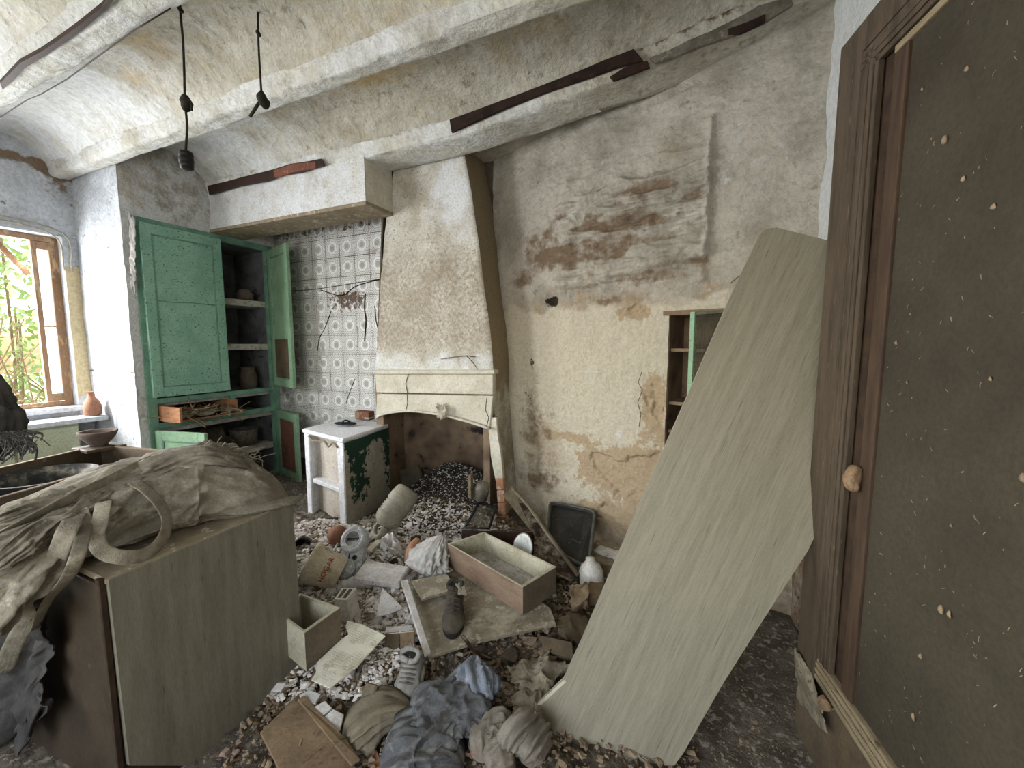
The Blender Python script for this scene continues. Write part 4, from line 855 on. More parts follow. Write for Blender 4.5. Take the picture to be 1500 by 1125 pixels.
# ================================================================== LEANING TABLE TOP
def reframe(o, X, Y, Zv):
    '''turn the object's own axes to X, Y, Zv, leaving it where it is'''
    Rm = Matrix((X.normalized(), Y.normalized(), Zv.normalized())).transposed().to_4x4()
    o.data.transform(Rm.inverted()); o.matrix_world = Matrix.Translation(o.location) @ Rm
    for ch in o.children: ch.data.transform(Rm.inverted())
def bd(px, py):
    P_ = ((1110, 340, 1/1.70), (782, 1047, 1/1.585), (1184, 806, 1/1.49)); A = np.array([[1, x, y] for x, y, _ in P_]); c = np.linalg.solve(A, np.array([q for _, _, q in P_]))
    return atd(px, py, 1/(c @ np.array([1, px, py])))
pts = [(1106, 358), (1111, 344), (1122, 335), (1138, 333), (1205, 350), (1232, 357), (1246, 372), (1246, 480), (1240, 640), (1216, 740), (1184, 806), (1120, 905), (1060, 1000), (1000, 1105), (988, 1122), (840, 1122), (825, 1102), (806, 1084), (784, 1062), (778, 1050), (782, 1036), (826, 996), (853, 935), (900, 824), (957, 692), (1007, 580), (1073, 428)]
bp = [bd(*p) for p in pts]; nb_ = (bp[14]-bp[0]).cross(bp[24]-bp[0]).normalized(); nb_ = nb_ if nb_.y < 0 else -nb_
lb = tag(slab('tabletop_board', bp, .020, 'veneer', None, nrm=nb_, bev=.002), 'long pale laminate tabletop leaning diagonally against the panelled door', 'board')
slab('edge_band', [bd(*p)+nb_*.001 for p in ((778, 1050), (782, 1036), (826, 996), (829, 999), (787, 1038), (783, 1051))], .021, 'cream_sheet', lb, nrm=nb_, bev=0, label='pale chipped edge band')

Lx = (bp[0]-bp[24 if len(bp) > 24 else -1]); Lz = (bp[1]-bp[19]).normalized(); reframe(lb, Lz.cross(nb_).normalized()*-1, nb_, Lz)

# ================================================================== CABINET IN THE FOREGROUND
cb = root('kitchen_cabinet', 'large grey-green laminate cabinet in the foreground under the canvas sack', 'cabinet', (-1.9, .9, 0))
XC = -1.58; fp_ = [atx(x, y, XC) for x, y in ((157, 850), (429, 736), (433, 800), (440, 912), (446, 940), (458, 962), (462, 976), (460, 988), (452, 1000), (345, 1122), (188, 1122))]
slab('face_panel', fp_, .018, 'veneer_cab', cb, nrm=(1, 0, 0), bev=.003)
y0 = fp_[0].y; y1 = fp_[1].y-.01; zc = fp_[0].z; zq = atx(429, 736, XC).z
bm = bmesh.new(); hexa(bm, [bm.verts.new(p) for p in ((-2.7, y0, 0), (XC-.019, y0, 0), (XC-.019, y1, .12), (-2.7, y1, .12), (-2.7, y0, zc-.02), (XC-.019, y0, zc-.02), (XC-.019, y1, zq-.02), (-2.7, y1, zq-.02))], .004)
from_bm('carcass', bm, 'cab_side', cb)
slab('top_panel', [(-2.71, y0-.004, zc+.004), (XC-.004, y0-.004, zc+.004), (XC-.004, y1+.02, zq+.004), (-2.71, y1+.02, zq+.004)], .02, 'stone', cb, bev=.004)
slab('end_panel', [(-2.7, y0-.012, 0), (XC-.022, y0-.012, 0), (XC-.022, y0-.012, zc-.018), (-2.7, y0-.012, zc-.018)], .012, 'cab_side', cb, nrm=(0, -1, 0))
box('edge_strip', (XC-.021, y0-.016, 0), (XC-.008, y0-.001, zc-.012), 'edge_dark', cb, bev=.002)
box('corner_clip', (XC-.03, y0-.018, zc-.016), (XC-.006, y0-.004, zc+.006), 'edge_dark', cb, bev=.003)

# canvas sack lying on the cabinet
zc2 = zc+.006
sk = root('canvas_sack', 'bulging dusty canvas sack with straps lying on the foreground cabinet', 'sack', (-1.9, .8, zc2))
cloth_roll('sack_body', [(-1.66, 1.24, zc2-.03), (-1.76, 1.10, zc2+.03), (-1.87, .95, zc2+.07), (-1.92, .72, zc2+.07), (-1.95, .45, zc2+.045), (-1.98, .15, zc2+.01)], [.07, .17, .23, .24, .23, .18], [.04, .15, .20, .17, .115, .07], 'canvas', sk, seed=11, amp=.10, fine=.10, fs=3.0, fa=1.3, seg=160, nper=34, flat=.35, ends=.14)
cloth_roll('sack_fold', [(-1.72, 1.12, zc2+.15), (-1.80, .98, zc2+.235), (-1.88, .84, zc2+.22), (-1.92, .70, zc2+.15)], [.03, .08, .10, .06], [.02, .045, .05, .03], 'canvas', sk, fine=.1, seed=4, amp=.3, fs=6, fa=2, seg=60, nper=16, flat=.6, ends=.15)
cloth_roll('frayed_end', [atx(262, 676, -1.95), atx(300, 668, -1.92), atx(338, 672, -1.88), atx(368, 684, -1.82)], [.05, .08, .08, .03], [.03, .045, .045, .02], 'canvas', sk, seed=14, amp=.5, fs=9, fa=2.4, seg=70, nper=16, flat=.8, ends=.15)
cloth_roll('sack_flap', [(-1.60, 1.26, zc2+.005), (-1.62, 1.12, zc2+.02), (-1.66, .98, zc2+.03)], [.03, .06, .05], [.008, .016, .02], 'canvas', sk, seed=8, amp=.2, seg=40, flat=.8, ends=.3)
bm = bmesh.new(); rr = random.Random(9)
for k in range(150):
    t = rr.random(); p = atx(288+84*t, 664+14*t*t, -1.93+.10*t)+Vector((rr.gauss(0, .02), rr.gauss(0, .02), rr.gauss(0, .012))); d = Vector((rr.gauss(.02, .025), rr.gauss(.02, .025), rr.gauss(.008, .016)))
    tube_bm(bm, smoothpath([p, p+d*.6+Vector((0, 0, .006)), p+d*1.1+Vector((rr.gauss(0, .01), 0, -.003))], 2), rr.uniform(.0008, .0022), 4)
tag(from_bm('frayed_threads', bm, 'web', sk), kind='stuff')
def strap(name, pts, w, m='strap', parent=sk, fl=.22, n=7, tw=0):
    """a flat woven band with ribs"""
    path = smoothpath(pts, n); fr = frames(path); bm = bmesh.new(); rings = []
    for i, (p, t, s, u) in enumerate(fr):
        q = i/len(fr)*tw; s2 = s*math.cos(q)+u*math.sin(q); u2 = u*math.cos(q)-s*math.sin(q)
        row = []
        for k in range(11): a = -1+.2*k; row.append(bm.verts.new(p+s2*a*w+u2*(w*fl*(.55+.25*math.cos(k*pi))*math.sqrt(max(0, 1-a*a*.9)))))
        for k in range(10, -1, -1): a = -1+.2*k; row.append(bm.verts.new(p+s2*a*w-u2*w*fl*.5*math.sqrt(max(0, 1-a*a*.9))))
        rings.append(row)
    for a, b in zip(rings, rings[1:]):
        for k in range(22): bm.faces.new((a[k], a[(k+1) % 22], b[(k+1) % 22], b[k]))
    bm.faces.new(rings[0][::-1]); bm.faces.new(rings[-1]); return from_bm(name, bm, m, parent, smooth=True)
strap('strap', [atx(196, 706, -1.74), atx(215, 718, -1.69), atx(235, 740, -1.655), atx(245, 765, -1.63), atx(236, 792, -1.60), atx(212, 812, -1.585), atx(180, 816, -1.58), atx(152, 808, -1.60), atx(140, 786, -1.62), atx(146, 768, -1.66), atx(152, 735, -1.70)], .021, tw=.6)
strap('strap', [atx(-40, 800, -1.80), atx(10, 775, -1.78), atx(60, 752, -1.78), atx(110, 728, -1.79), atx(160, 706, -1.82), atx(205, 684, -1.86), atx(250, 664, -1.92)], .024, tw=2.2)
strap('strap', [atx(-30, 765, -1.88), atx(30, 745, -1.85), atx(70, 738, -1.83), atx(120, 735, -1.79), atx(170, 716, -1.80), atx(215, 690, -1.86), atx(265, 670, -1.92)], .022, 'canvas', tw=3.5)
strap('strap', [atx(-30, 830, -1.74), atx(20, 790, -1.74), atx(60, 768, -1.75), atx(100, 760, -1.73), atx(122, 742, -1.75), atx(140, 720, -1.80)], .02, tw=2.6)
strap('strap', [atx(112, 752, -1.74), aty(95, 785, .505), aty(78, 830, .50), aty(52, 885, .49), aty(20, 945, .47), aty(4, 985, .46)], .024, 'strap', tw=.8)
strap('strap', [atx(125, 760, -1.73), aty(118, 800, .515), aty(100, 845, .50), aty(70, 880, .49), aty(52, 920, .48)], .017, 'canvas', tw=1.5)
strap('strap', [atx(172, 742, -1.72), atx(150, 760, -1.69), atx(128, 762, -1.70), atx(120, 745, -1.74)], .014, tw=1)
cloth_roll('sack_tail', [(-1.86, .62, zc2+.10), (-1.84, .5, zc2+.07), (-1.84, .41, zc2-.02), (-1.84, .36, zc2-.12)], [.12, .15, .14, .10], [.05, .07, .06, .05], 'canvas', sk, seed=21, amp=.3, fs=5, fa=2, seg=60, nper=12, flat=.8, ends=.1)
for k, (pp, ww) in enumerate((([atx(285, 668, -1.95), atx(240, 680, -1.93), atx(190, 702, -1.90), atx(130, 722, -1.88), atx(60, 742, -1.88), atx(-20, 770, -1.88)], .05), ([atx(330, 668, -1.88), atx(300, 690, -1.85), atx(250, 702, -1.83), atx(205, 712, -1.80), atx(160, 735, -1.77)], .04), ([atx(180, 722, -1.80), atx(130, 748, -1.77), atx(80, 765, -1.76), atx(30, 800, -1.74), atx(-20, 840, -1.72)], .045))):
    cloth_roll('twisted_cloth', pp, [ww*.5, ww, ww*.8, ww, ww*.6], [ww*.4, ww*.6, ww*.5, ww*.6, ww*.4], 'canvas', sk, fine=.25, seed=80+k, amp=.5, fs=7, fa=2.6, seg=60, nper=18, flat=.8, ends=.08)
rg = sheet('hanging_rag', [aty(-30, 862, .46), aty(58, 856, .49), aty(46, 1075, .47), aty(-45, 1110, .44)], 'rag', None, n=(60, 60), amp=.035, fs=8, st=(1, .25), seed=12, edge=.35)
tag(rg, 'dark rag hanging down the shadowed end of the foreground cabinet', 'rag')

# ================================================================== CHEST BEHIND WITH BASIN, BOWL
ch = root('open_chest', 'open wooden chest behind the sack holding a round black basin', 'chest', (-3.2, .9, 0))
c0 = Vector((-3.77, 1.39, 0)); c1 = Vector((-3.17, 1.49, 0)); e = Vector((.30, -.86, 0)).normalized()*1.7; c2 = c1+e; c3 = c0+e; zr_ = .85
def wall_(name, a, b, th, z0, z1, m, par):
    d = (b-a).normalized(); n = Vector((-d.y, d.x, 0)); bm = bmesh.new(); loc_hexa(bm, a, d, n, 0, (b-a).length, z0, z1, -th/2, th/2, .003); return from_bm(name, bm, m, par)
for nm, a, b in (('side_board', c0, c1), ('side_board', c1, c2), ('side_board', c2, c3), ('side_board', c3, c0)):
    w = wall_(nm, a, b, .022, 0, zr_-.006, 'chest', ch); wall_('rim', a, b, .026, zr_-.006, zr_, 'chest_edge', w)
slab('chest_floor', [c0+Vector((0, 0, .62)), c1+Vector((0, 0, .62)), c2+Vector((0, 0, .62)), c3+Vector((0, 0, .62))], .02, 'chest', ch)
bcen = Vector((-3.36, .98, .645)); bs = lathe('basin', [(.13, 0), (.15, .0), (.20, .10), (.225, .155), (.235, .16), (.225, .165), (.19, .10), (.14, .015), (.0, .012)], bcen, 'blackbasin', None, seg=48)
tag(bs, 'round black rubber basin lying inside the open wooden chest', 'basin')
o = atz(146, 650, .853); o = Vector((c0.x+.03, c0.y-.02, .852))
pot('clay_bowl', 'small grey clay bowl standing on the corner of the wooden chest', 'bowl', o, [(.045, 0), (.05, .012), (.085, .055), (.10, .085), (.103, .10), (.092, .10), (.08, .07), (.04, .02), (0, .018)], 'bowl')
box('corner_shelf', (c0.x-.06, c0.y-.13, zr_-.02), (c0.x+.15, c0.y+.08, zr_), 'chest', ch)
gp = aty(12, 560, .70)
gm = root('draped_coat', 'dark matted coat with a ragged fringe at the left edge before the window', 'coat', gp-Vector((0, 0, .4)))
cloth_roll('coat_body', [aty(-45, 525, .70), aty(-32, 565, .70), aty(-28, 605, .69), aty(-26, 640, .68), aty(-80, 700, .66)], [.04, .08, .115, .11, .10], [.04, .06, .08, .08, .08], 'rag', gm, seed=31, amp=.16, fs=3, seg=50, nper=14, flat=1, ends=.2)
bm = bmesh.new(); rr = random.Random(4)
for k in range(90):
    a = aty(rr.uniform(-14, 34), rr.uniform(630, 652), .70+rr.uniform(-.06, .06)); d = Vector((rr.gauss(.0, .02), rr.gauss(.02, .02), -rr.uniform(.02, .09)))
    tube_bm(bm, smoothpath([a, a+d*.5+Vector((rr.gauss(0, .01), rr.gauss(.015, .01), .004)), a+d], 3), rr.uniform(.0015, .004), 4)
tag(from_bm('fringe', bm, 'rag', gm), kind='stuff')
# pale cupboard under the window, bottle
uc = root('low_cupboard', 'pale low cupboard with two doors beneath the window', 'cupboard', (-5.02, 1.3, 0))
box('carcass', (XL+.03, .5, 0), (-4.92, 1.68, .86), 'pale_door', uc); box('counter', (XL+.03, .48, .86), (-4.88, 1.87, .90), 'whitewash', uc, bev=.006)
for y in (.56, .93, 1.31): box('cupboard_door', (-4.92, y, .06), (-4.90, y+.36, .84), 'pale_door', uc)
pot('clay_bottle', 'orange clay bottle on the counter beside the whitewashed pillar', 'bottle', (-4.97, 1.80, .905), [(.05, 0), (.06, .01), (.062, .09), (.05, .13), (.025, .17), (.022, .21), (.03, .215), (.022, .215)], 'terracotta')
# ================================================================== THINGS LYING IN THE RUBBLE
def drawer(name, label, rim, zt, h, th=.014, inner='drawer_in', outs=('drawer_out', 'drawer_end', 'drawer_in', 'drawer_in'), litter=True, tilt=None):
    """rim: four top corners in order; walls are parts, a litter layer inside"""
    P = [Vector(p) for p in rim]; c = sum(P, Vector())/4; t = root(name, label, 'drawer', c-Vector((0, 0, h)))
    D = Vector((0, 0, h))
    for i in range(4):
        a, b = P[i], P[(i+1) % 4]; ins = lambda p: p+(c-p).normalized()*th*1.3
        bm = bmesh.new(); ai, bi = ins(a), ins(b)
        hexa(bm, [bm.verts.new(q) for q in (a-D, b-D, bi-D, ai-D, a, b, bi, ai)], .0015); w = from_bm(('drawer_front', 'side_board', 'back_board', 'side_board')[i], bm, outs[i], t)
        bm = bmesh.new(); k = (c-(a+b)/2).normalized()*.0; hexa(bm, [bm.verts.new(q) for q in (a+Vector((0, 0, .0005)), b+Vector((0, 0, .0005)), bi+Vector((0, 0, .0005)), ai+Vector((0, 0, .0005)), a+Vector((0, 0, .004)), b+Vector((0, 0, .004)), bi+Vector((0, 0, .004)), ai+Vector((0, 0, .004)))]); from_bm('top_edge', bm, inner, w)
        if True:
            bm = bmesh.new(); g = (c-(a+b)/2).normalized()*.0022; hexa(bm, [bm.verts.new(q) for q in (ai-D+g*.2, bi-D+g*.2, bi-D+g, ai-D+g, ai+g*.2, bi+g*.2, bi+g, ai+g)]); from_bm('inner_face', bm, inner, w)
    Q = [p+(c-p).normalized()*th*1.2-D+Vector((0, 0, .012)) for p in P]; slab('bottom_board', Q, .01, inner, t)
    if litter:
        def f(u, v):
            x = (1-u)*(1-v)*Q[0].x+u*(1-v)*Q[1].x+u*v*Q[2].x+(1-u)*v*Q[3].x; y = (1-u)*(1-v)*Q[0].y+u*(1-v)*Q[1].y+u*v*Q[2].y+(1-u)*v*Q[3].y; z0 = (1-u)*(1-v)*Q[0].z+u*(1-v)*Q[1].z+u*v*Q[2].z+(1-u)*v*Q[3].z
            return x, y, z0+.004+.035*fbm(u*5, v*3, 3, 4)*np.sin(pi*np.clip(v, 0, 1))**.5+.012*ridge(u*22, v*11, 2, 3)
        o = grid_mesh('plaster_litter', np.linspace(.02, .98, 60), np.linspace(.03, .97, 30), f, {'pale': lambda u, v: .62+0*u, 'ash': lambda u, v: 0*u}, 'debris', t); o['kind'] = 'stuff'
    return t
# big dusty board with the drawer, boot and laths on it
pb = [atz(600, 852, .20), atz(628, 962, .185), atz(700, 938, .19), atz(815, 914, .20), atz(806, 890, .20), atz(740, 845, .20), atz(680, 832, .20)]
tag(slab('particle_board', pb, .016, 'particle'), 'big dusty board lying flat under the open drawer and boot', 'board')
drawer('rubble_filled_drawer', 'open wooden drawer holding plaster crumbs on the big dusty board', [atz(656, 797, .355), atz(766, 861, .355), atz(815, 831, .355), atz(709, 780, .355)], .355, .142)
drawer('loose_kitchen_drawer', 'brown drawer half hidden behind the corner of the foreground cabinet', [atz(446, 928, .35), atz(498, 891, .35), atz(440, 870, .35), atz(400, 895, .35)], .35, .17, outs=('drawer_end', 'drawer_in', 'drawer_in', 'drawer_in'), litter=False)
lt = tag(slab('painted_lath', [atz(587, 850, .245), atz(597, 848, .245), atz(631, 953, .24), atz(622, 958, .24)], .018, 'white_board', None, bev=.003), 'white-painted lath with nail holes across the edge of the dusty board', 'lath')
tag(slab('plywood_offcut', [atz(602, 850, .245), atz(655, 840, .25), atz(668, 862, .25), atz(618, 876, .245)], .02, 'particle', None, bev=.003), 'beige offcut with a dark edge between the white lath and the drawer', 'board')
tag(slab('thick_white_slab', [atz(517, 845, .21), atz(536, 819, .21), atz(600, 829, .215), atz(584, 855, .21)], .04, 'white_board', None, bev=.008), 'thick whitish slab lying in front of the grey appliance', 'slab')
tag(slab('torn_board', [atz(560, 861, .20), atz(572, 872, .19), atz(590, 890, .165), atz(570, 899, .16), atz(551, 903, .16), atz(556, 880, .18)], .006, 'white_board', None, bev=.001), 'torn pale triangular board beside the small white box', 'board')
# small white box with two slots
sb = root('slotted_box', 'small white plastic box with two slots beside the torn board', 'box', atz(505, 900, .12))
q = [atz(489, 878, .235), atz(501, 861, .235), atz(522, 861, .235), atz(508, 879, .235)]
cc = sum(q, Vector())/4; dn = Vector((.03, -.01, -.11)); bm = bmesh.new(); hexa(bm, [bm.verts.new(p) for p in (q[0]+dn, q[3]+dn, q[2]+dn, q[1]+dn, q[0], q[3], q[2], q[1])], .003); from_bm('box_body', bm, 'white_plastic', sb)
for f0, f1 in ((.16, .42), (.56, .82)):
    L = lambda a, b, t: a+(b-a)*t; z = Vector((0, 0, .0012)); a = L(q[0], q[3], f0); b = L(q[0], q[3], f1); c = L(q[1], q[2], f1); d = L(q[1], q[2], f0)
    slab('slot', [L(a, d, .14)+z, L(b, c, .14)+z, L(b, c, .88)+z, L(a, d, .88)+z], .001, 'box_dark', sb, bev=0)
tag(slab('embossed_sheet', [atz(509, 909, .215), atz(530, 914, .215), atz(565, 931, .21), atz(522, 978, .195), atz(483, 1008, .19), atz(456, 996, .19), atz(463, 985, .19), atz(464, 970, .19), atz(500, 936, .205), atz(511, 929, .21), atz(506, 918, .215)], .004, 'hexsheet', None, bev=.001), 'cream sheet with honeycomb pattern lying over the edge of the brown drawer', 'sheet')
# cardboard boxes under the sheet
cbx = root('crushed_carton', 'crushed beige carton standing below the white lath', 'carton', atz(586, 970, .02))
for (a, b, m) in (((563, 928, 567, 975), (585, 926, 588, 980), 'box_dark'), ((586, 926, 589, 978), (607, 924, 606, 960), 'cardboard')):
    slab('carton_side', [atz(a[0], a[1], .19), atz(b[0], b[1], .19), atz(b[0], b[1], .19)-Vector((0, .01, .17)), atz(a[0], a[1], .19)-Vector((0, .01, .17))], .008, m, cbx, nrm=(.2, -1, .1))
slab('carton_top', [atz(563, 928, .19), atz(607, 924, .19), atz(604, 915, .17), atz(566, 918, .17)], .006, 'white_board', cbx)
tag(tube('metal_strip', [atz(533, 960, .17), atz(520, 1005, .10), atz(506, 1046, .06)], .010, 'metal', None, seg=6, flat=.3), 'thin pale metal strip sloping below the cream sheet', 'strip')
tag(slab('pale_block', [G(527, 1042, .05), G(521, 1038, .05), G(536, 998, .09), G(552, 1002, .09), G(550, 1014, .08), G(538, 1036, .06)], .03, 'plank', None, bev=.006), 'pale wooden block beside the grey shoe', 'block')
tag(slab('brown_board', [G(433, 1021, .05), G(500, 1092, .06), G(524, 1128, .06), G(410, 1130, .04), G(381, 1072, .05)], .012, 'cardboard', None, bev=.002), 'wide brown fibreboard lying at the foot of the foreground cabinet', 'board')
tag(slab('narrow_board', [G(445, 1018, .068), G(507, 1082, .075), G(528, 1112, .075), G(514, 1120, .075), G(436, 1024, .068)], .008, 'cardboard', None, bev=.002), 'narrow strip of board lying on the wide brown fibreboard', 'board')
for i, (pl, lab) in enumerate((([(438, 1018), (452, 1010), (470, 1016), (462, 1030), (448, 1034)], 'shiny bluish shard at the corner of the brown fibreboard'), ([(455, 1038), (476, 1026), (486, 1036), (466, 1054)], 'left of two pale floor tiles beside the brown fibreboard'), ([(468, 1056), (488, 1038), (504, 1046), (498, 1070), (486, 1074)], 'right of two pale floor tiles beside the brown fibreboard'))):
    tag(slab('floor_tile', [G(x, y, .055) for x, y in pl], .012, 'white_board', None, bev=.002), lab, 'tile')
tag(slab('board_scrap', [G(532, 1094, .03), G(548, 1088, .03), G(564, 1128, .03), G(548, 1132, .03)], .014, 'wood_raw', None, bev=.002), 'small bare board scrap at the lower edge beside the dark clothes', 'board')
tag(tube('dark_stick', smoothpath([atz(678, 932, .25), atz(700, 957, .15), atz(745, 975, .07), atz(775, 985, .045)], 3), .009, 'dark_wood', None, seg=6), 'dark stick poking out from under the dusty board', 'stick')

# clothes
cloth_roll('khaki_garment', [G(604, 1040, .06), G(560, 1045, .07), G(530, 1062, .05), G(502, 1086, .03)], [.04, .10, .11, .07], [.02, .035, .035, .02], 'khaki', None, seed=14, amp=.32, fine=.05, fs=3, fa=1.6, seg=70, nper=16, flat=.3, ends=.2, label='khaki garment spread left of the blue-grey clothes', cat='garment')
dn_ = root('blue_grey_trousers', 'crumpled blue-grey trousers heaped at the bottom centre', 'trousers', G(640, 1080))
cloth_roll('trouser_leg', [G(600, 1052, .05), G(630, 1040, .07), G(668, 1036, .07), G(702, 1046, .05), G(722, 1040, .03)], [.06, .085, .08, .07, .05], [.05, .07, .07, .055, .03], 'denim', dn_, seed=41, amp=.42, fine=.06, fs=9, fa=.7, seg=90, nper=16, flat=.4, ends=.15)
cloth_roll('trouser_leg', [G(575, 1118, .04), G(610, 1090, .07), G(640, 1082, .08), G(664, 1058, .09), G(690, 1050, .07), G(715, 1056, .04)], [.10, .10, .065, .05, .055, .04], [.06, .07, .06, .05, .045, .03], 'denim', dn_, seed=42, amp=.42, fine=.06, fs=8, fa=.9, seg=90, nper=16, flat=.4, ends=.15)
cloth_roll('trouser_seat', [G(560, 1125, .02), G(600, 1110, .05), G(640, 1115, .04), G(680, 1125, .02)], [.08, .13, .12, .08], [.05, .08, .07, .04], 'denim', dn_, seed=43, amp=.36, fine=.06, fs=4, fa=1.8, seg=90, nper=16, flat=.4, ends=.2)
cloth_roll('cuff', [G(690, 1052, .07), G(712, 1062, .06), G(708, 1085, .04), G(690, 1100, .02)], [.03, .045, .04, .03], [.02, .03, .03, .02], 'shoe', dn_, seed=45, amp=.3, fs=10, seg=50, flat=.5)
cloth_roll('blue_shirt', [G(697, 962, .10), G(694, 985, .10), G(697, 1010, .08), G(700, 1030, .04)], [.010, .06, .09, .055], [.015, .05, .065, .04], 'blue_cloth', None, seed=51, amp=.42, fine=.08, fs=8, fa=1.6, seg=80, nper=16, flat=.4, ends=.1, label='pale blue cloth rising to a point above the trousers', cat='cloth')
tube('belt', smoothpath([G(673, 980, .12), G(655, 1000, .11), G(640, 1022, .10), G(624, 1044, .10)], 4), .016, 'denim', dn_, seg=8, flat=.35)
tw = root('grey_towel', 'folded grey towel beside the lower corner of the leaning tabletop', 'towel', G(750, 1100))
cloth_roll('towel_fold', [G(706, 1118, .03), G(712, 1088, .05), G(728, 1070, .06), G(746, 1076, .05)], [.04, .05, .055, .05], [.04, .05, .05, .04], 'towel', tw, seed=61, amp=.42, fs=9, fa=1.8, seg=60, nper=14, flat=.4)
cloth_roll('towel_fold', [G(745, 1100, .06), G(757, 1080, .09), G(772, 1064, .09), G(779, 1056, .07)], [.035, .035, .035, .02], [.06, .06, .05, .03], 'towel', tw, seed=62, amp=.42, fs=5, fa=2.2, seg=60, nper=14, flat=.4)
cloth_roll('towel_fold', [G(765, 1118, .05), G(778, 1098, .06), G(790, 1082, .05), G(800, 1078, .03)], [.035, .04, .04, .03], [.05, .06, .05, .03], 'towel', tw, seed=63, amp=.42, fs=5, fa=2.2, seg=60, nper=14, flat=.4)
cloth_roll('towel_fold', [G(715, 1130, .03), G(735, 1112, .05), G(752, 1104, .05)], [.06, .06, .05], [.05, .05, .04], 'towel', tw, seed=64, amp=.42, fs=7, fa=2, seg=60, nper=14, flat=.4)
tag(slab('red_tile_shard', [G(688, 1104, .05), G(698, 1080, .08), G(704, 1092, .08), G(700, 1110, .05)], .012, 'terracotta', None), 'small red tile shard tucked against the grey towel', 'shard')

# shoes
def shoe(name, label, cat, heel, toe, w, h, m, ms, tilt=0, seed=1, collar=True):
    heel = Vector(heel); toe = Vector(toe); t = root(name, label, cat, (heel+toe)/2); d = toe-heel; L = d.length; f = d.normalized(); s = f.cross(Vector((0, 0, 1))).normalized(); u = s.cross(f)
    st = [(0, .62, .55), (.06, .78, .95), (.2, .82, 1.0), (.35, .78, .92), (.5, .82, .66), (.68, 1.0, .5), (.85, .92, .40), (.96, .6, .3), (1, .2, .16)]
    bm = bmesh.new(); R = []
    for a, ww, hh in st:
        row = []
        for k in range(24):
            an = 2*pi*k/24; c, sn = math.cos(an), math.sin(an); y = c*ww*w/2*(1 if sn < .2 else 1-.25*sn); z = (sn*.5+.5)*hh*h; z = max(z, .0)
            q = 1+.10*(mn.noise(Vector((a*9+seed, an*2, seed)))); row.append(bm.verts.new(heel+f*a*L+s*y*q+u*z*q))
        R.append(row)
    for a, b in zip(R, R[1:]):
        for k in range(24): bm.faces.new((a[k], a[(k+1) % 24], b[(k+1) % 24], b[k]))
    bm.faces.new(R[0][::-1]); bm.faces.new(R[-1]); bmesh.ops.subdivide_edges(bm, edges=bm.edges[:], cuts=1, use_grid_fill=True, smooth=.4); from_bm('upper', bm, m, t, smooth=True)
    out = []
    for k in range(28):
        an = 2*pi*k/28; x = math.cos(an); y = math.sin(an); out.append(heel+f*(L*(.5+.53*x))+s*(y*w*(.47 if x < 0 else .55)*(.85+.15*abs(x)))+u*.012)
    slab('sole', out, .026, ms, t, nrm=u, bev=.004)
    p = heel+f*L*.16+u*h*.98; 
    if collar:
        tube('collar', [p+f*math.cos(a)*L*.15+s*math.sin(a)*w*.33+u*.006*math.sin(3*a) for a in np.linspace(0, 2*pi, 20)], .011, m, t, seg=7)
        slab('shoe_opening', [p+f*math.cos(a)*L*.13+s*math.sin(a)*w*.30+u*.001 for a in np.linspace(0, 2*pi, 16)[:-1]], .004, 'sole', t, nrm=u, bev=0)
    bm = bmesh.new()
    for k in range(5):
        a = .34+.08*k; hh = np.interp(a, [q[0] for q in st], [q[2] for q in st])*h; c = heel+f*L*a+u*(hh*.98)
        tube_bm(bm, smoothpath([c-s*w*.26-u*.008, c+u*.006+f*.006, c+s*w*.26-u*.008], 3), .0045, 5)
    from_bm('laces', bm, 'boot' if m == 'boot' else 'metal', t); return t
shoe('dark_boot', 'worn dark boot with pale laces standing on the dusty board', 'boot', atz(668, 878, .225), atz(662, 932, .205), .11, .115, 'boot', 'sole', seed=3)
shoe('grey_shoe', 'dusty grey lace-up shoe lying above the khaki garment', 'shoe', G(612, 968, .09), G(592, 1030, .03), .115, .11, 'shoe', 'white_board', seed=8)
bm = bmesh.new(); rr = random.Random(6)
for k in range(5):
    a = atz(658+rr.uniform(-2, 22), 846+rr.uniform(0, 24), .27); b = atz(664+rr.uniform(-4, 22), 870, .33); tube_bm(bm, smoothpath([a, (a+b)/2+Vector((rr.gauss(0, .02), rr.gauss(0, .02), .03)), b], 4), .007, 6)
tag(from_bm('loose_laces', bm, 'lace', None), 'knot of pale bootlaces lying behind the dark boot', 'laces', kind='thing')

# plastic barrel jug, tub, appliance
ja = atz(557, 776, .25); jb = atz(588, 733, .42); ax = (jb-ja).normalized(); jg = root('plastic_canister', 'ribbed greyish plastic canister leaning upside down on the ash heap', 'canister', ja)
Lj = .40; o = ja+ax*.05
prof = [(.05, -.03), (.07, -.02), (.105, .01), (.118, .05)]
for k in range(5): prof += [(.122, .075+.022*k), (.109, .086+.022*k)]
prof += [(.122, .20), (.118, .26), (.112, .275), (.115, .285), (.108, .30), (.108, .315), (.085, .335), (.0, .34)]
prof = [(r*.82, z*.84) for r, z in prof]
lathe('canister_body', prof, o, 'jug', jg, ax, 32)
s = ax.cross(Vector((0, 0, 1))).normalized(); u = s.cross(ax)
q = o-ax*.01; hp = [q-s*.065-ax*.0, q-s*.068-ax*.05, q-s*.02-ax*.085, q+s*.03-ax*.08, q+s*.045-ax*.02]
tube('canister_handle', smoothpath(hp, 5), .017, 'jug', jg, seg=10)
lathe('canister_neck', [(.03, 0), (.03, -.04), (.034, -.045), (.0, -.05)], q+s*.05-ax*.01, 'jug', jg, ax, 16)
ta = G(478, 810, .10)
tb0 = G(461, 824, .085); tb1 = G(485, 806, .12); axt = (tb1-tb0).normalized(); tb = root('yellowed_tub', 'yellowed plastic tub with red lettering lying on its side', 'tub', tb0)
cam_dir = (Vector((0, 0, CZ))-ta).normalized()
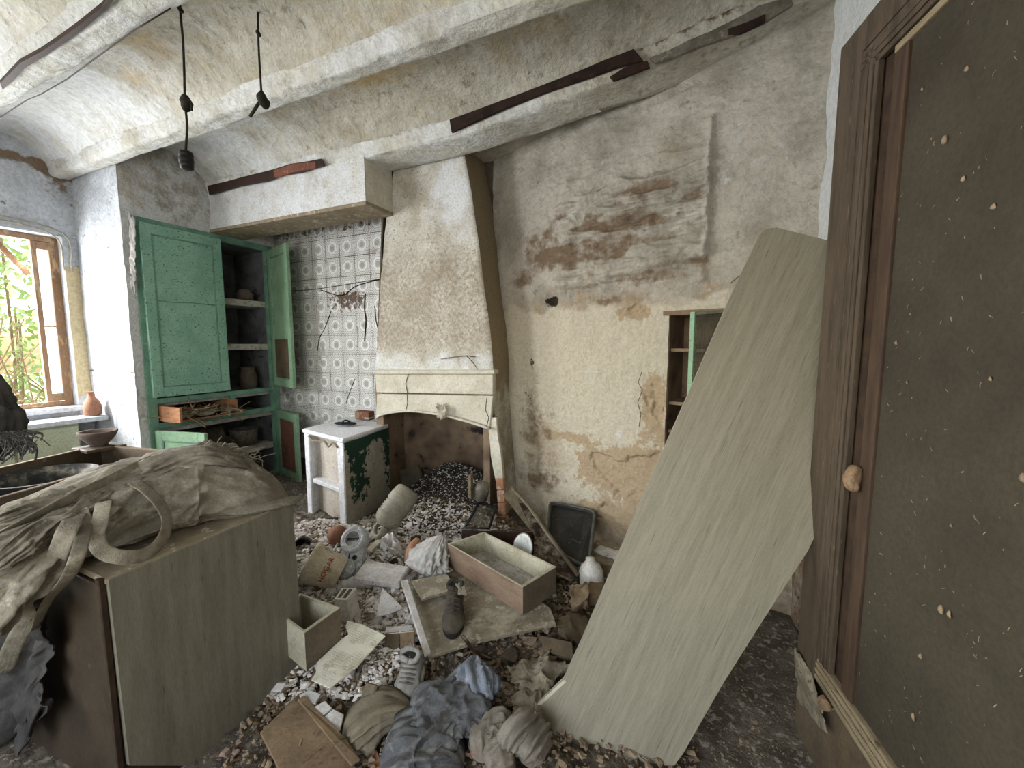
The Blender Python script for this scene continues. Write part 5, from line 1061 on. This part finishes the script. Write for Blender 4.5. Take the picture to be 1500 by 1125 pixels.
sx = (atz(481, 843, .08)-atz(442, 829, .08)).normalized()
axt = (Vector(-_rt)*.86+Vector((0, 0, .44))+Vector((.05, -.1, 0))).normalized(); Ct = G(473, 832, .10); ob = Ct-axt*.11
OFF[tb.name] = ob.copy(); tb.location = ob
lathe('tub_body', [(.088, 0), (.094, .005), (.112, .17), (.120, .175), (.122, .20), (.113, .203), (.09, .01), (0, .008)], ob, 'yellow_tub', tb, axt, 40)
rad = (cam_dir-axt*cam_dir.dot(axt)).normalized(); tx = axt.cross(rad).normalized()
tc = bpy.data.curves.new('tub_lettering', 'FONT'); tc.body = 'HOGAR'; tc.size = .040; tc.extrude = .002; tc.align_x = 'CENTER'; tc.align_y = 'CENTER'
to = bpy.data.objects.new('tub_lettering_curve', tc); COL.objects.link(to); bpy.context.view_layer.update()
me = bpy.data.meshes.new_from_object(to.evaluated_get(bpy.context.evaluated_depsgraph_get())); bpy.data.objects.remove(to)
for v in me.vertices:
    x, y, z = v.co; r_ = .1015+.0; an = x/r_
    v.co = ob+axt*(.085+y)+rad*(math.cos(an)*(r_+z+.001))+tx*(math.sin(an)*(r_+z+.001))
link('tub_lettering', me, tb, 'red_print')
cloth_roll('terracotta_pot', [G(490, 790, .05), G(494, 783, .10), G(497, 778, .15)], [.05, .06, .04], [.05, .06, .04], 'terracotta', None, seed=2, amp=.05, seg=24, flat=1, label='small rusty orange pot between the tub and the white stand', cat='pot')
tag(slab('white_plate_shard', [atz(441, 790, .1), atz(455, 800, .1), atz(448, 822, .05), atz(438, 830, .05)], .006, 'white_plastic', None), 'white shard peeking out left of the yellowed tub', 'shard')
ap = root('grey_appliance', 'bluish grey enamel appliance body with round head and dial, lying tilted', 'appliance', G(508, 825))
pa = G(507, 848, .03); pt_ = atz(518, 790, .32); ax = (pt_-pa).normalized(); s = Vector((.92, .28, 0)); s = (s-ax*s.dot(ax)).normalized(); nn = s.cross(ax)
if nn.dot(Vector((0, 0, CZ))-pa) < 0: nn = -nn
Lp = (pt_-pa).length
slab('appliance_body', [pa-s*.085, pa+s*.07, pa+s*.075+ax*Lp*.6, pa+s*.06+ax*Lp, pa-s*.05+ax*Lp, pa-s*.07+ax*Lp*.6], .09, 'appliance', ap, nrm=nn, bev=.012)
hc = pa+ax*Lp+nn*.0
lathe('round_head', [(.0, -.07), (.07, -.07), (.082, -.05), (.085, 0), (.078, .015), (.055, .018), (.045, .01), (.043, -.01), (.0, -.012)], hc, 'appliance', ap, nn, 40)
tube('head_ring', [hc+nn*.016+s*math.cos(a)*.048+ax*math.sin(a)*.048 for a in np.linspace(0, 2*pi, 30)], .004, 'enamel', ap, seg=6)
slab('slot', [hc+nn*.006+s*a+ax*b for a, b in ((-.04, -.004), (.04, -.004), (.04, .008), (-.04, .008))], .002, 'black', ap, nrm=nn, bev=0)
dc = pa+ax*Lp*.22+nn*.005-s*.01
lathe('dial', [(.062, 0), (.060, .018), (.045, .034), (.022, .042), (.020, .05), (.012, .052), (.0, .053)], dc, 'appliance', ap, nn, 36)
lathe('screw_hole', [(.014, 0), (.014, .008), (.008, .008), (.007, .001), (0, .001)], pa+ax*Lp*.52+s*.03, 'black', ap, nn, 16)
slab('groove', [pa+ax*Lp*b+s*a+nn*.0015 for a, b in ((-.012, .42), (-.004, .42), (-.004, .74), (-.012, .74))], .002, 'black', ap, nrm=nn, bev=0)
tube('wire_bracket', smoothpath([pa-s*.09+ax*Lp*.9+nn*.02, pa-s*.105+ax*Lp*.4+nn*.03, pa-s*.10-ax*.04+nn*.02, pa-s*.13+ax*.04+nn*.03, pa-s*.08-ax*.10+nn*.03, pa-s*.06-ax*.11+nn*.03], 4), .006, 'enamel', ap, seg=6)

# right of centre
tag(slab('dark_drawer_board', [atz(676, 776, .33), atz(781, 779, .33), atz(781, 779, .33)-Vector((0, 0, .17)), atz(676, 776, .33)-Vector((0, 0, .17))], .018, 'dark_wood', None, nrm=(0, -1, 0), bev=.003), 'dark brown board standing on edge behind the open drawer', 'board')
pl = root('enamel_plate', 'white enamel plate propped upright behind the open drawer', 'plate', atz(770, 812, .2)); pc_ = atz(769, 804, .30); axp = Vector((-.45, -.75, .35)).normalized()
lathe('plate_dish', [(0, 0), (.05, 0), (.062, .012), (.088, .018), (.09, .022), (.085, .024), (.06, .018), (.05, .006), (0, .006)], pc_, 'enamel', pl, axp, 40); tube('plate_rim', [pc_+axp*.021+axp.orthogonal().normalized()*math.cos(a)*.089+axp.cross(axp.orthogonal().normalized())*math.sin(a)*.089 for a in np.linspace(0, 2*pi, 40)], .004, 'metal', pl, seg=6)
wpn = Vector((-.3, -1, .15))
tag(slab('leaning_plank', [atd(735, 724, 2.82), atd(750, 716, 2.86), atd(790, 766, 2.74), atd(800, 790, 2.66), atd(783, 786, 2.66)], .035, 'plank', None, nrm=wpn, bev=.005), 'short grey plank leaning beside the brick pier', 'plank')
dkp = root('splintered_board', 'dark wooden panel with splintered top edge leaning on the stained wall', 'panel', atd(800, 830, 2.4))
slab('panel_board', [atd(750, 717, 2.88), atd(800, 781, 2.66), atd(846, 842, 2.42), atd(836, 852, 2.38), atd(790, 832, 2.38), atd(786, 790, 2.6)], .03, 'dark_wood', dkp, nrm=(-.5, -.8, .1), bev=.003)
tube('splintered_edge', smoothpath([atd(750, 715, 2.86), atd(775, 742, 2.76), atd(800, 778, 2.64), (atd(824, 812, 2.52)), atd(847, 843, 2.40)], 4), .016, 'plank', dkp, seg=7, flat=.6)
# blackened baking tray leaning on the wall
ty = root('baking_tray', 'blackened rectangular baking tray leaning against the stained wall', 'tray', atz(830, 828, .14))
T = [onW(806, 735, .05), onW(872, 748, .05), atz(862, 832, .17), atz(798, 806, .17)]; T[2] = atd(862, 832, 2.50); T[3] = atd(799, 800, 2.62)
tn_ = (T[1]-T[0]).cross(T[3]-T[0]).normalized(); tn_ = tn_ if tn_.y < 0 else -tn_
def rr4(P, r, n=5):
    out = []
    for i in range(4):
        a, b, c = P[i-1], P[i], P[(i+1) % 4]; p = b+(a-b).normalized()*r; q = b+(c-b).normalized()*r
        for k in range(n+1): t = k/n; out.append((1-t)**2*p+2*t*(1-t)*b+t*t*q)
    return out
ring = rr4(T, .07); slab('tray_base', [p-tn_*.018 for p in rr4(T, .07)], .004, 'tray', ty, nrm=tn_, bev=0)
tube('tray_rim', ring+[ring[0], ring[1]], .011, 'tray_rim', ty, seg=8)
cT = sum(T, Vector())/4; tube('tray_wall', [p+(cT-p)*.03-tn_*.011 for p in ring+[ring[0]]], .013, 'tray', ty, seg=8)
# white jug, box and bags on the right
wj = root('white_jug', 'white plastic jug lying near the stone step at the right', 'jug', G(868, 866)); p = G(868, 872, .0)
lathe('jug_body', [(.0, 0), (.06, .0), (.072, .02), (.072, .12), (.055, .16), (.028, .18), (.026, .20), (0, .202)], p+Vector((0, 0, .02)), 'white_plastic', wj, (-.12, .1, 1), 28)
tag(slab('small_carton', [G(856, 868, .1), G(880, 868, .1), G(880, 868, .1)+Vector((.0, .12, 0)), G(856, 868, .1)+Vector((0, .12, 0))], .10, 'cardboard', None, nrm=(0, 0, 1)), 'small beige carton below the white jug', 'carton')
sheet('paper_bag', [G(834, 892, .03), G(858, 892, .03), G(860, 852, .16), G(832, 856, .15)], 'cardboard', None, n=(24, 24), amp=.03, fs=8, seed=3, edge=.2, label='crumpled brown paper bag between the drawer and white jug', cat='bag')
sheet('brown_flap', [G(812, 905, .06), G(858, 900, .08), G(862, 955, .05), G(822, 938, .05)], 'box_dark', None, n=(24, 24), amp=.02, fs=4, seed=13, edge=.3, label='curved brown flap of card below the paper bag', cat='card')
tag(slab('beige_carton', [G(793, 930, .10), G(838, 940, .10), G(842, 966, .08), G(796, 952, .08)], .08, 'box_dark', None, bev=.004), 'low beige carton beside the leaning tabletop', 'carton')
sheet('newspaper', [G(744, 990, .05), G(800, 955, .06), G(838, 985, .06), G(790, 1040, .05)], 'grey_paper', None, n=(50, 50), amp=.03, fs=7, seed=17, edge=.25, label='dirty crumpled newspaper beside the leaning tabletop', cat='newspaper')
sheet('stained_cloth', [G(744, 1018, .045), G(786, 1006, .05), G(792, 1048, .04), G(752, 1058, .03)], 'grey_paper', None, n=(40, 40), amp=.035, fs=8, seed=27, edge=.3, label='stained stiff cloth just below the newspaper', cat='cloth')
# white crumpled plastic, red strip
cloth_roll('white_sheet_bundle', [atz(650, 785, .36), atz(640, 802, .31), atz(628, 822, .25), atz(618, 842, .19)], [.02, .08, .12, .11], [.02, .05, .07, .05], 'white_cloth', None, seed=71, amp=.4, fs=7, fa=2.6, seg=110, nper=18, flat=.5, ends=.1, label='crumpled white sheet bunched against the open drawer', cat='sheet')
tag(tube('curved_tile', smoothpath([G(600, 836, .06), G(598, 815, .10), G(603, 800, .13), G(612, 790, .14)], 4), .022, 'brick', None, seg=10, flat=.6), 'curved reddish tile piece beside the white sheet', 'tile')
sheet('crumpled_foil', [G(556, 812, .07), G(585, 818, .07), G(592, 795, .09), G(562, 790, .09)], 'white_board', None, n=(34, 30), amp=.06, fs=10, seed=37, edge=.3, label='crumpled dusty foil below the plastic canister', cat='foil')
cloth_roll('ribbed_hose', [G(492, 868, .03), G(508, 858, .05), G(530, 854, .05), G(548, 858, .03)], [.025, .035, .035, .025], [.025, .035, .035, .025], 'white_cloth', None, seed=4, amp=.25, fs=26, fa=.2, seg=30, flat=.7, label='pale ribbed cloth roll behind the slotted box', cat='cloth')
# fire tray and can
ft = root('fire_tray', 'black metal tray of ash beside the brick pier in the fireplace', 'tray', atz(702, 770, .28))
Q = [atz(680, 774, .30), atz(716, 775, .30), atz(726, 744, .36), atz(702, 736, .40)]
slab('tray_base', [p-Vector((0, 0, .03)) for p in Q], .006, 'black', ft); tube('tray_edge', Q+[Q[0]], .010, 'black', ft, seg=6)
sheet('ash_fill', [p*1-Vector((0, 0, .018)) for p in Q], 'debris', ft, n=(20, 20), amp=.015, fs=14, seed=3)
mc = root('bent_metal_can', 'bent grey metal canister standing in the ash by the pier', 'can', atz(702, 728, .4))
p = atz(703, 730, .42); lathe('can_body', [(.055, 0), (.055, .09), (.05, .12), (.02, .125), (0, .125)], p, 'metal', mc, (.25, 0, 1), 12); box('can_strap', (p.x-.06, p.y-.07, p.z+.02), (p.x-.035, p.y-.03, p.z+.19), 'plank', mc)
tag(slab('flat_stick', [G(536, 800, .03), G(545, 792, .04), G(572, 770, .07), G(566, 768, .07)], .01, 'plank'), 'flat wooden stick lying below the plastic canister', 'stick')
for i, pp in enumerate(([(539, 802), (561, 782), (566, 785), (545, 806)], [(562, 788), (570, 781), (580, 786), (576, 793), (565, 793)])):
    tag(slab('tile_shard' if i else 'wood_offcut', [G(x, y, .06) for x, y in pp], .02, 'cream_sheet', None), ('pale wooden offcut at the foot of the white stand', 'pale tile shard below the plastic canister')[i], 'shard')
# boards on the floor far left behind the cabinet
tag(slab('old_plank', [atz(436, 748, .04), atz(449, 744, .04), atz(452, 800, .04), atz(438, 806, .04)], .03, 'plank', None), 'old plank on the floor between cabinet and white stand', 'plank')
pot('black_tube', 'black tube end on the floor left of the white stand', 'tube', G(446, 796, .02), [(.05, 0), (.055, .08), (.045, .08), (.04, .0)], 'black', None, (.6, -.8, .2))

# ------------------------------------------------------------------ rubble chunks that can be told apart
protos = []
for k in range(7):
    bm = bmesh.new(); r_ = random.Random(k+50); rock_bm(bm, (0, 0, 0), (.5, r_.uniform(.28, .45), r_.uniform(.12, .3)), k)
    bmesh.ops.bevel(bm, geom=bm.edges[:], offset=.03, segments=1, affect='EDGES'); bmesh.ops.recalc_face_normals(bm, faces=bm.faces); me = bpy.data.meshes.new('rubble_chunk'); bm.to_mesh(me); bm.free(); protos.append(me)
pm = {}
for nm in ('chip_pale', 'chip_tan', 'chip_red', 'chip_ash', 'slab'):
    for k, me in enumerate(protos): c = me.copy(); c.materials.append(M[nm]); pm[nm, k] = c
LAB = {'chip_pale': ('pale plaster chunk lying loose in the floor rubble', 'plaster chunks in the rubble'), 'chip_tan': ('tan mortar chunk lying loose in the floor rubble', 'mortar chunks in the rubble'),
       'chip_red': ('broken reddish brick piece lying loose in the floor rubble', 'brick pieces in the rubble'), 'chip_ash': ('charred dark lump lying on the ash heap', 'charred lumps on the ash heap'), 'slab': ('dark stone fragment lying loose in the floor rubble', 'stone fragments in the rubble')}
rr = random.Random(77)
def chunk(px, py, nm, s, where):
    p = G(px, py); o = bpy.data.objects.new('rubble_chunk', pm[nm, rr.randrange(7)]); COL.objects.link(o)
    o.location = p+Vector((0, 0, s*.10)); o.scale = (s, s*rr.uniform(.7, 1.1), s*rr.uniform(.6, 1)); o.rotation_euler = (rr.uniform(-.4, .4), rr.uniform(-.4, .4), rr.uniform(0, 6.28)); tag(o, KINDW[nm]+' '+where, 'rubble', KINDW[nm]+' '+where)
KINDW = {'chip_pale': 'pale plaster chunk', 'chip_tan': 'tan mortar chunk', 'chip_red': 'reddish brick piece', 'chip_ash': 'charred black lump', 'slab': 'dark stone fragment'}
WHERE = ('loose before the white masonry stand', 'loose between canister and white sheet', 'on the ash heap in the fireplace', 'beside the lower edge of the leaning tabletop', 'between the open drawer and white jug', 'loose around the clothes at the bottom', 'on the bare floor under the panelled door')
def inp(x, y, P):
    c = False; n = len(P)
    for i in range(n):
        (x1, y1), (x2, y2) = P[i], P[(i+1) % n]
        if (y1 > y) != (y2 > y) and x < (x2-x1)*(y-y1)/(y2-y1)+x1: c = not c
    return c
for wi, (poly, n, kinds, s0_, s1_) in enumerate((([(440, 830), (520, 850), (540, 930), (600, 960), (600, 900), (530, 800), (600, 780), (610, 850), (500, 880), (440, 870)], 90, ('chip_pale', 'chip_pale', 'chip_tan', 'chip_red'), .04, .11),
      ([(540, 780), (640, 790), (600, 850), (540, 830)], 30, ('chip_pale', 'chip_tan', 'chip_ash'), .06, .13), ([(590, 740), (640, 705), (700, 705), (725, 770), (640, 790), (560, 800)], 50, ('chip_ash', 'chip_ash', 'chip_tan', 'chip_pale'), .03, .08),
      ([(700, 950), (830, 925), (890, 880), (860, 960), (800, 1050), (730, 1080), (720, 1000)], 60, ('chip_tan', 'slab', 'slab', 'chip_tan', 'chip_red'), .05, .13), ([(810, 860), (860, 850), (880, 900), (830, 960), (790, 930)], 20, ('slab', 'chip_tan'), .06, .14),
      ([(500, 1020), (620, 980), (640, 1000), (720, 1100), (560, 1125), (400, 1125), (440, 1040)], 30, ('chip_tan', 'slab'), .03, .09), ([(1000, 1125), (1100, 950), (1170, 930), (1200, 1125)], 14, ('slab', 'chip_tan'), .015, .04))):
    xs = [p[0] for p in poly]; ys = [p[1] for p in poly]; k = 0
    while k < n:
        x, y = rr.uniform(min(xs), max(xs)), rr.uniform(min(ys), max(ys))
        if inp(x, y, poly): chunk(x, y, rr.choice(kinds), rr.uniform(s0_, s1_), WHERE[wi]); k += 1
# crumbs too small to pick apart: one mesh per material
def crumbs(name, label, m, n, poly, smin, smax, up=.0, parent=None, elong=1.0):
    V = []; Fc = []; xs = [p[0] for p in poly]; ys = [p[1] for p in poly]; k = 0
    base = np.array([(-1, -1, -1), (1, -1, -1), (1, 1, -1), (-1, 1, -1), (-.7, -.7, 1), (.7, -.8, 1), (.8, .6, 1), (-.6, .8, 1)])*.5
    f6 = ((0, 3, 2, 1), (4, 5, 6, 7), (0, 1, 5, 4), (1, 2, 6, 5), (2, 3, 7, 6), (3, 0, 4, 7))
    while k < n:
        x, y = rr.uniform(min(xs), max(xs)), rr.uniform(min(ys), max(ys))
        if not inp(x, y, poly): continue
        s = smin*(smax/smin)**rr.random(); R = np.array((Matrix.Rotation(rr.uniform(0, 6.3), 3, 'Z') @ Matrix.Rotation(rr.gauss(0, .5), 3, 'X')))
        q = (base+rng.uniform(-.15, .15, (8, 3)))*np.array([s*elong*rr.uniform(.7, 1.3), s*rr.uniform(.4, 1)/max(1, elong*.5), s*rr.uniform(.15, .5)]); q = q @ R.T
        z = Hf(x, y)+up+float(.012+rr.uniform(0, .02)); b = len(V)
        V += [tuple(v) for v in q+np.array([x, y, z])]; Fc += [tuple(b+i for i in f) for f in f6]; k += 1
    me = bpy.data.meshes.new(name); me.from_pydata(V, [], Fc); o = link(name, me, parent, m); return tag(o, label, 'rubble' if parent is None else None, kind='stuff')
LEFT = [(-2.9, 2.3), (-2.4, 2.6), (-1.3, 2.8), (-1.0, 2.2), (-1.2, 1.6), (-1.1, 1.2), (-1.6, 1.0), (-2.3, 1.2), (-3.2, 1.7)]
ALL = [(-3.6, 1.6), (-2.6, 2.6), (-1.3, 2.9), (-.5, 2.7), (.1, 2.5), (.05, 1.2), (-.4, .7), (-1.4, .6), (-1.6, 1.0), (-2.6, 1.2)]
FIRE = [(-2.5, 3.35), (-1.55, 3.35), (-1.5, 2.8), (-1.4, 2.5), (-1.9, 2.3), (-2.35, 2.6)]
crumbs('plaster_crumbs', 'pale plaster crumbs strewn over the left part of the rubble', 'chip_pale', 15000, LEFT, .005, .034)
crumbs('mortar_crumbs', 'tan mortar crumbs strewn over the whole floor', 'chip_tan', 12000, ALL, .005, .032)
crumbs('brick_crumbs', 'small reddish brick crumbs mixed through the rubble', 'chip_red', 900, ALL, .008, .04)
crumbs('wood_splinters', 'brown wood splinters and straw mixed through the rubble', 'splinter', 2200, ALL, .006, .02, elong=4.5)
crumbs('dark_cinders', 'black cinders covering the ash heap of the fireplace', 'chip_ash', 7000, FIRE, .006, .030)
crumbs('ash_flakes', 'pale flakes scattered over the ash heap of the fireplace', 'chip_pale', 3500, FIRE, .005, .020)
crumbs('paper_scraps', 'pale paper and plaster flakes on the floor before the stand', 'white_board', 500, LEFT, .03, .08)
crumbs('floor_grit', 'fine grit on the bare cement floor at the right', 'chip_tan', 900, [(.1, 2.5), (.6, 2.5), (.75, .9), (0, .9)], .003, .010, up=-.012)
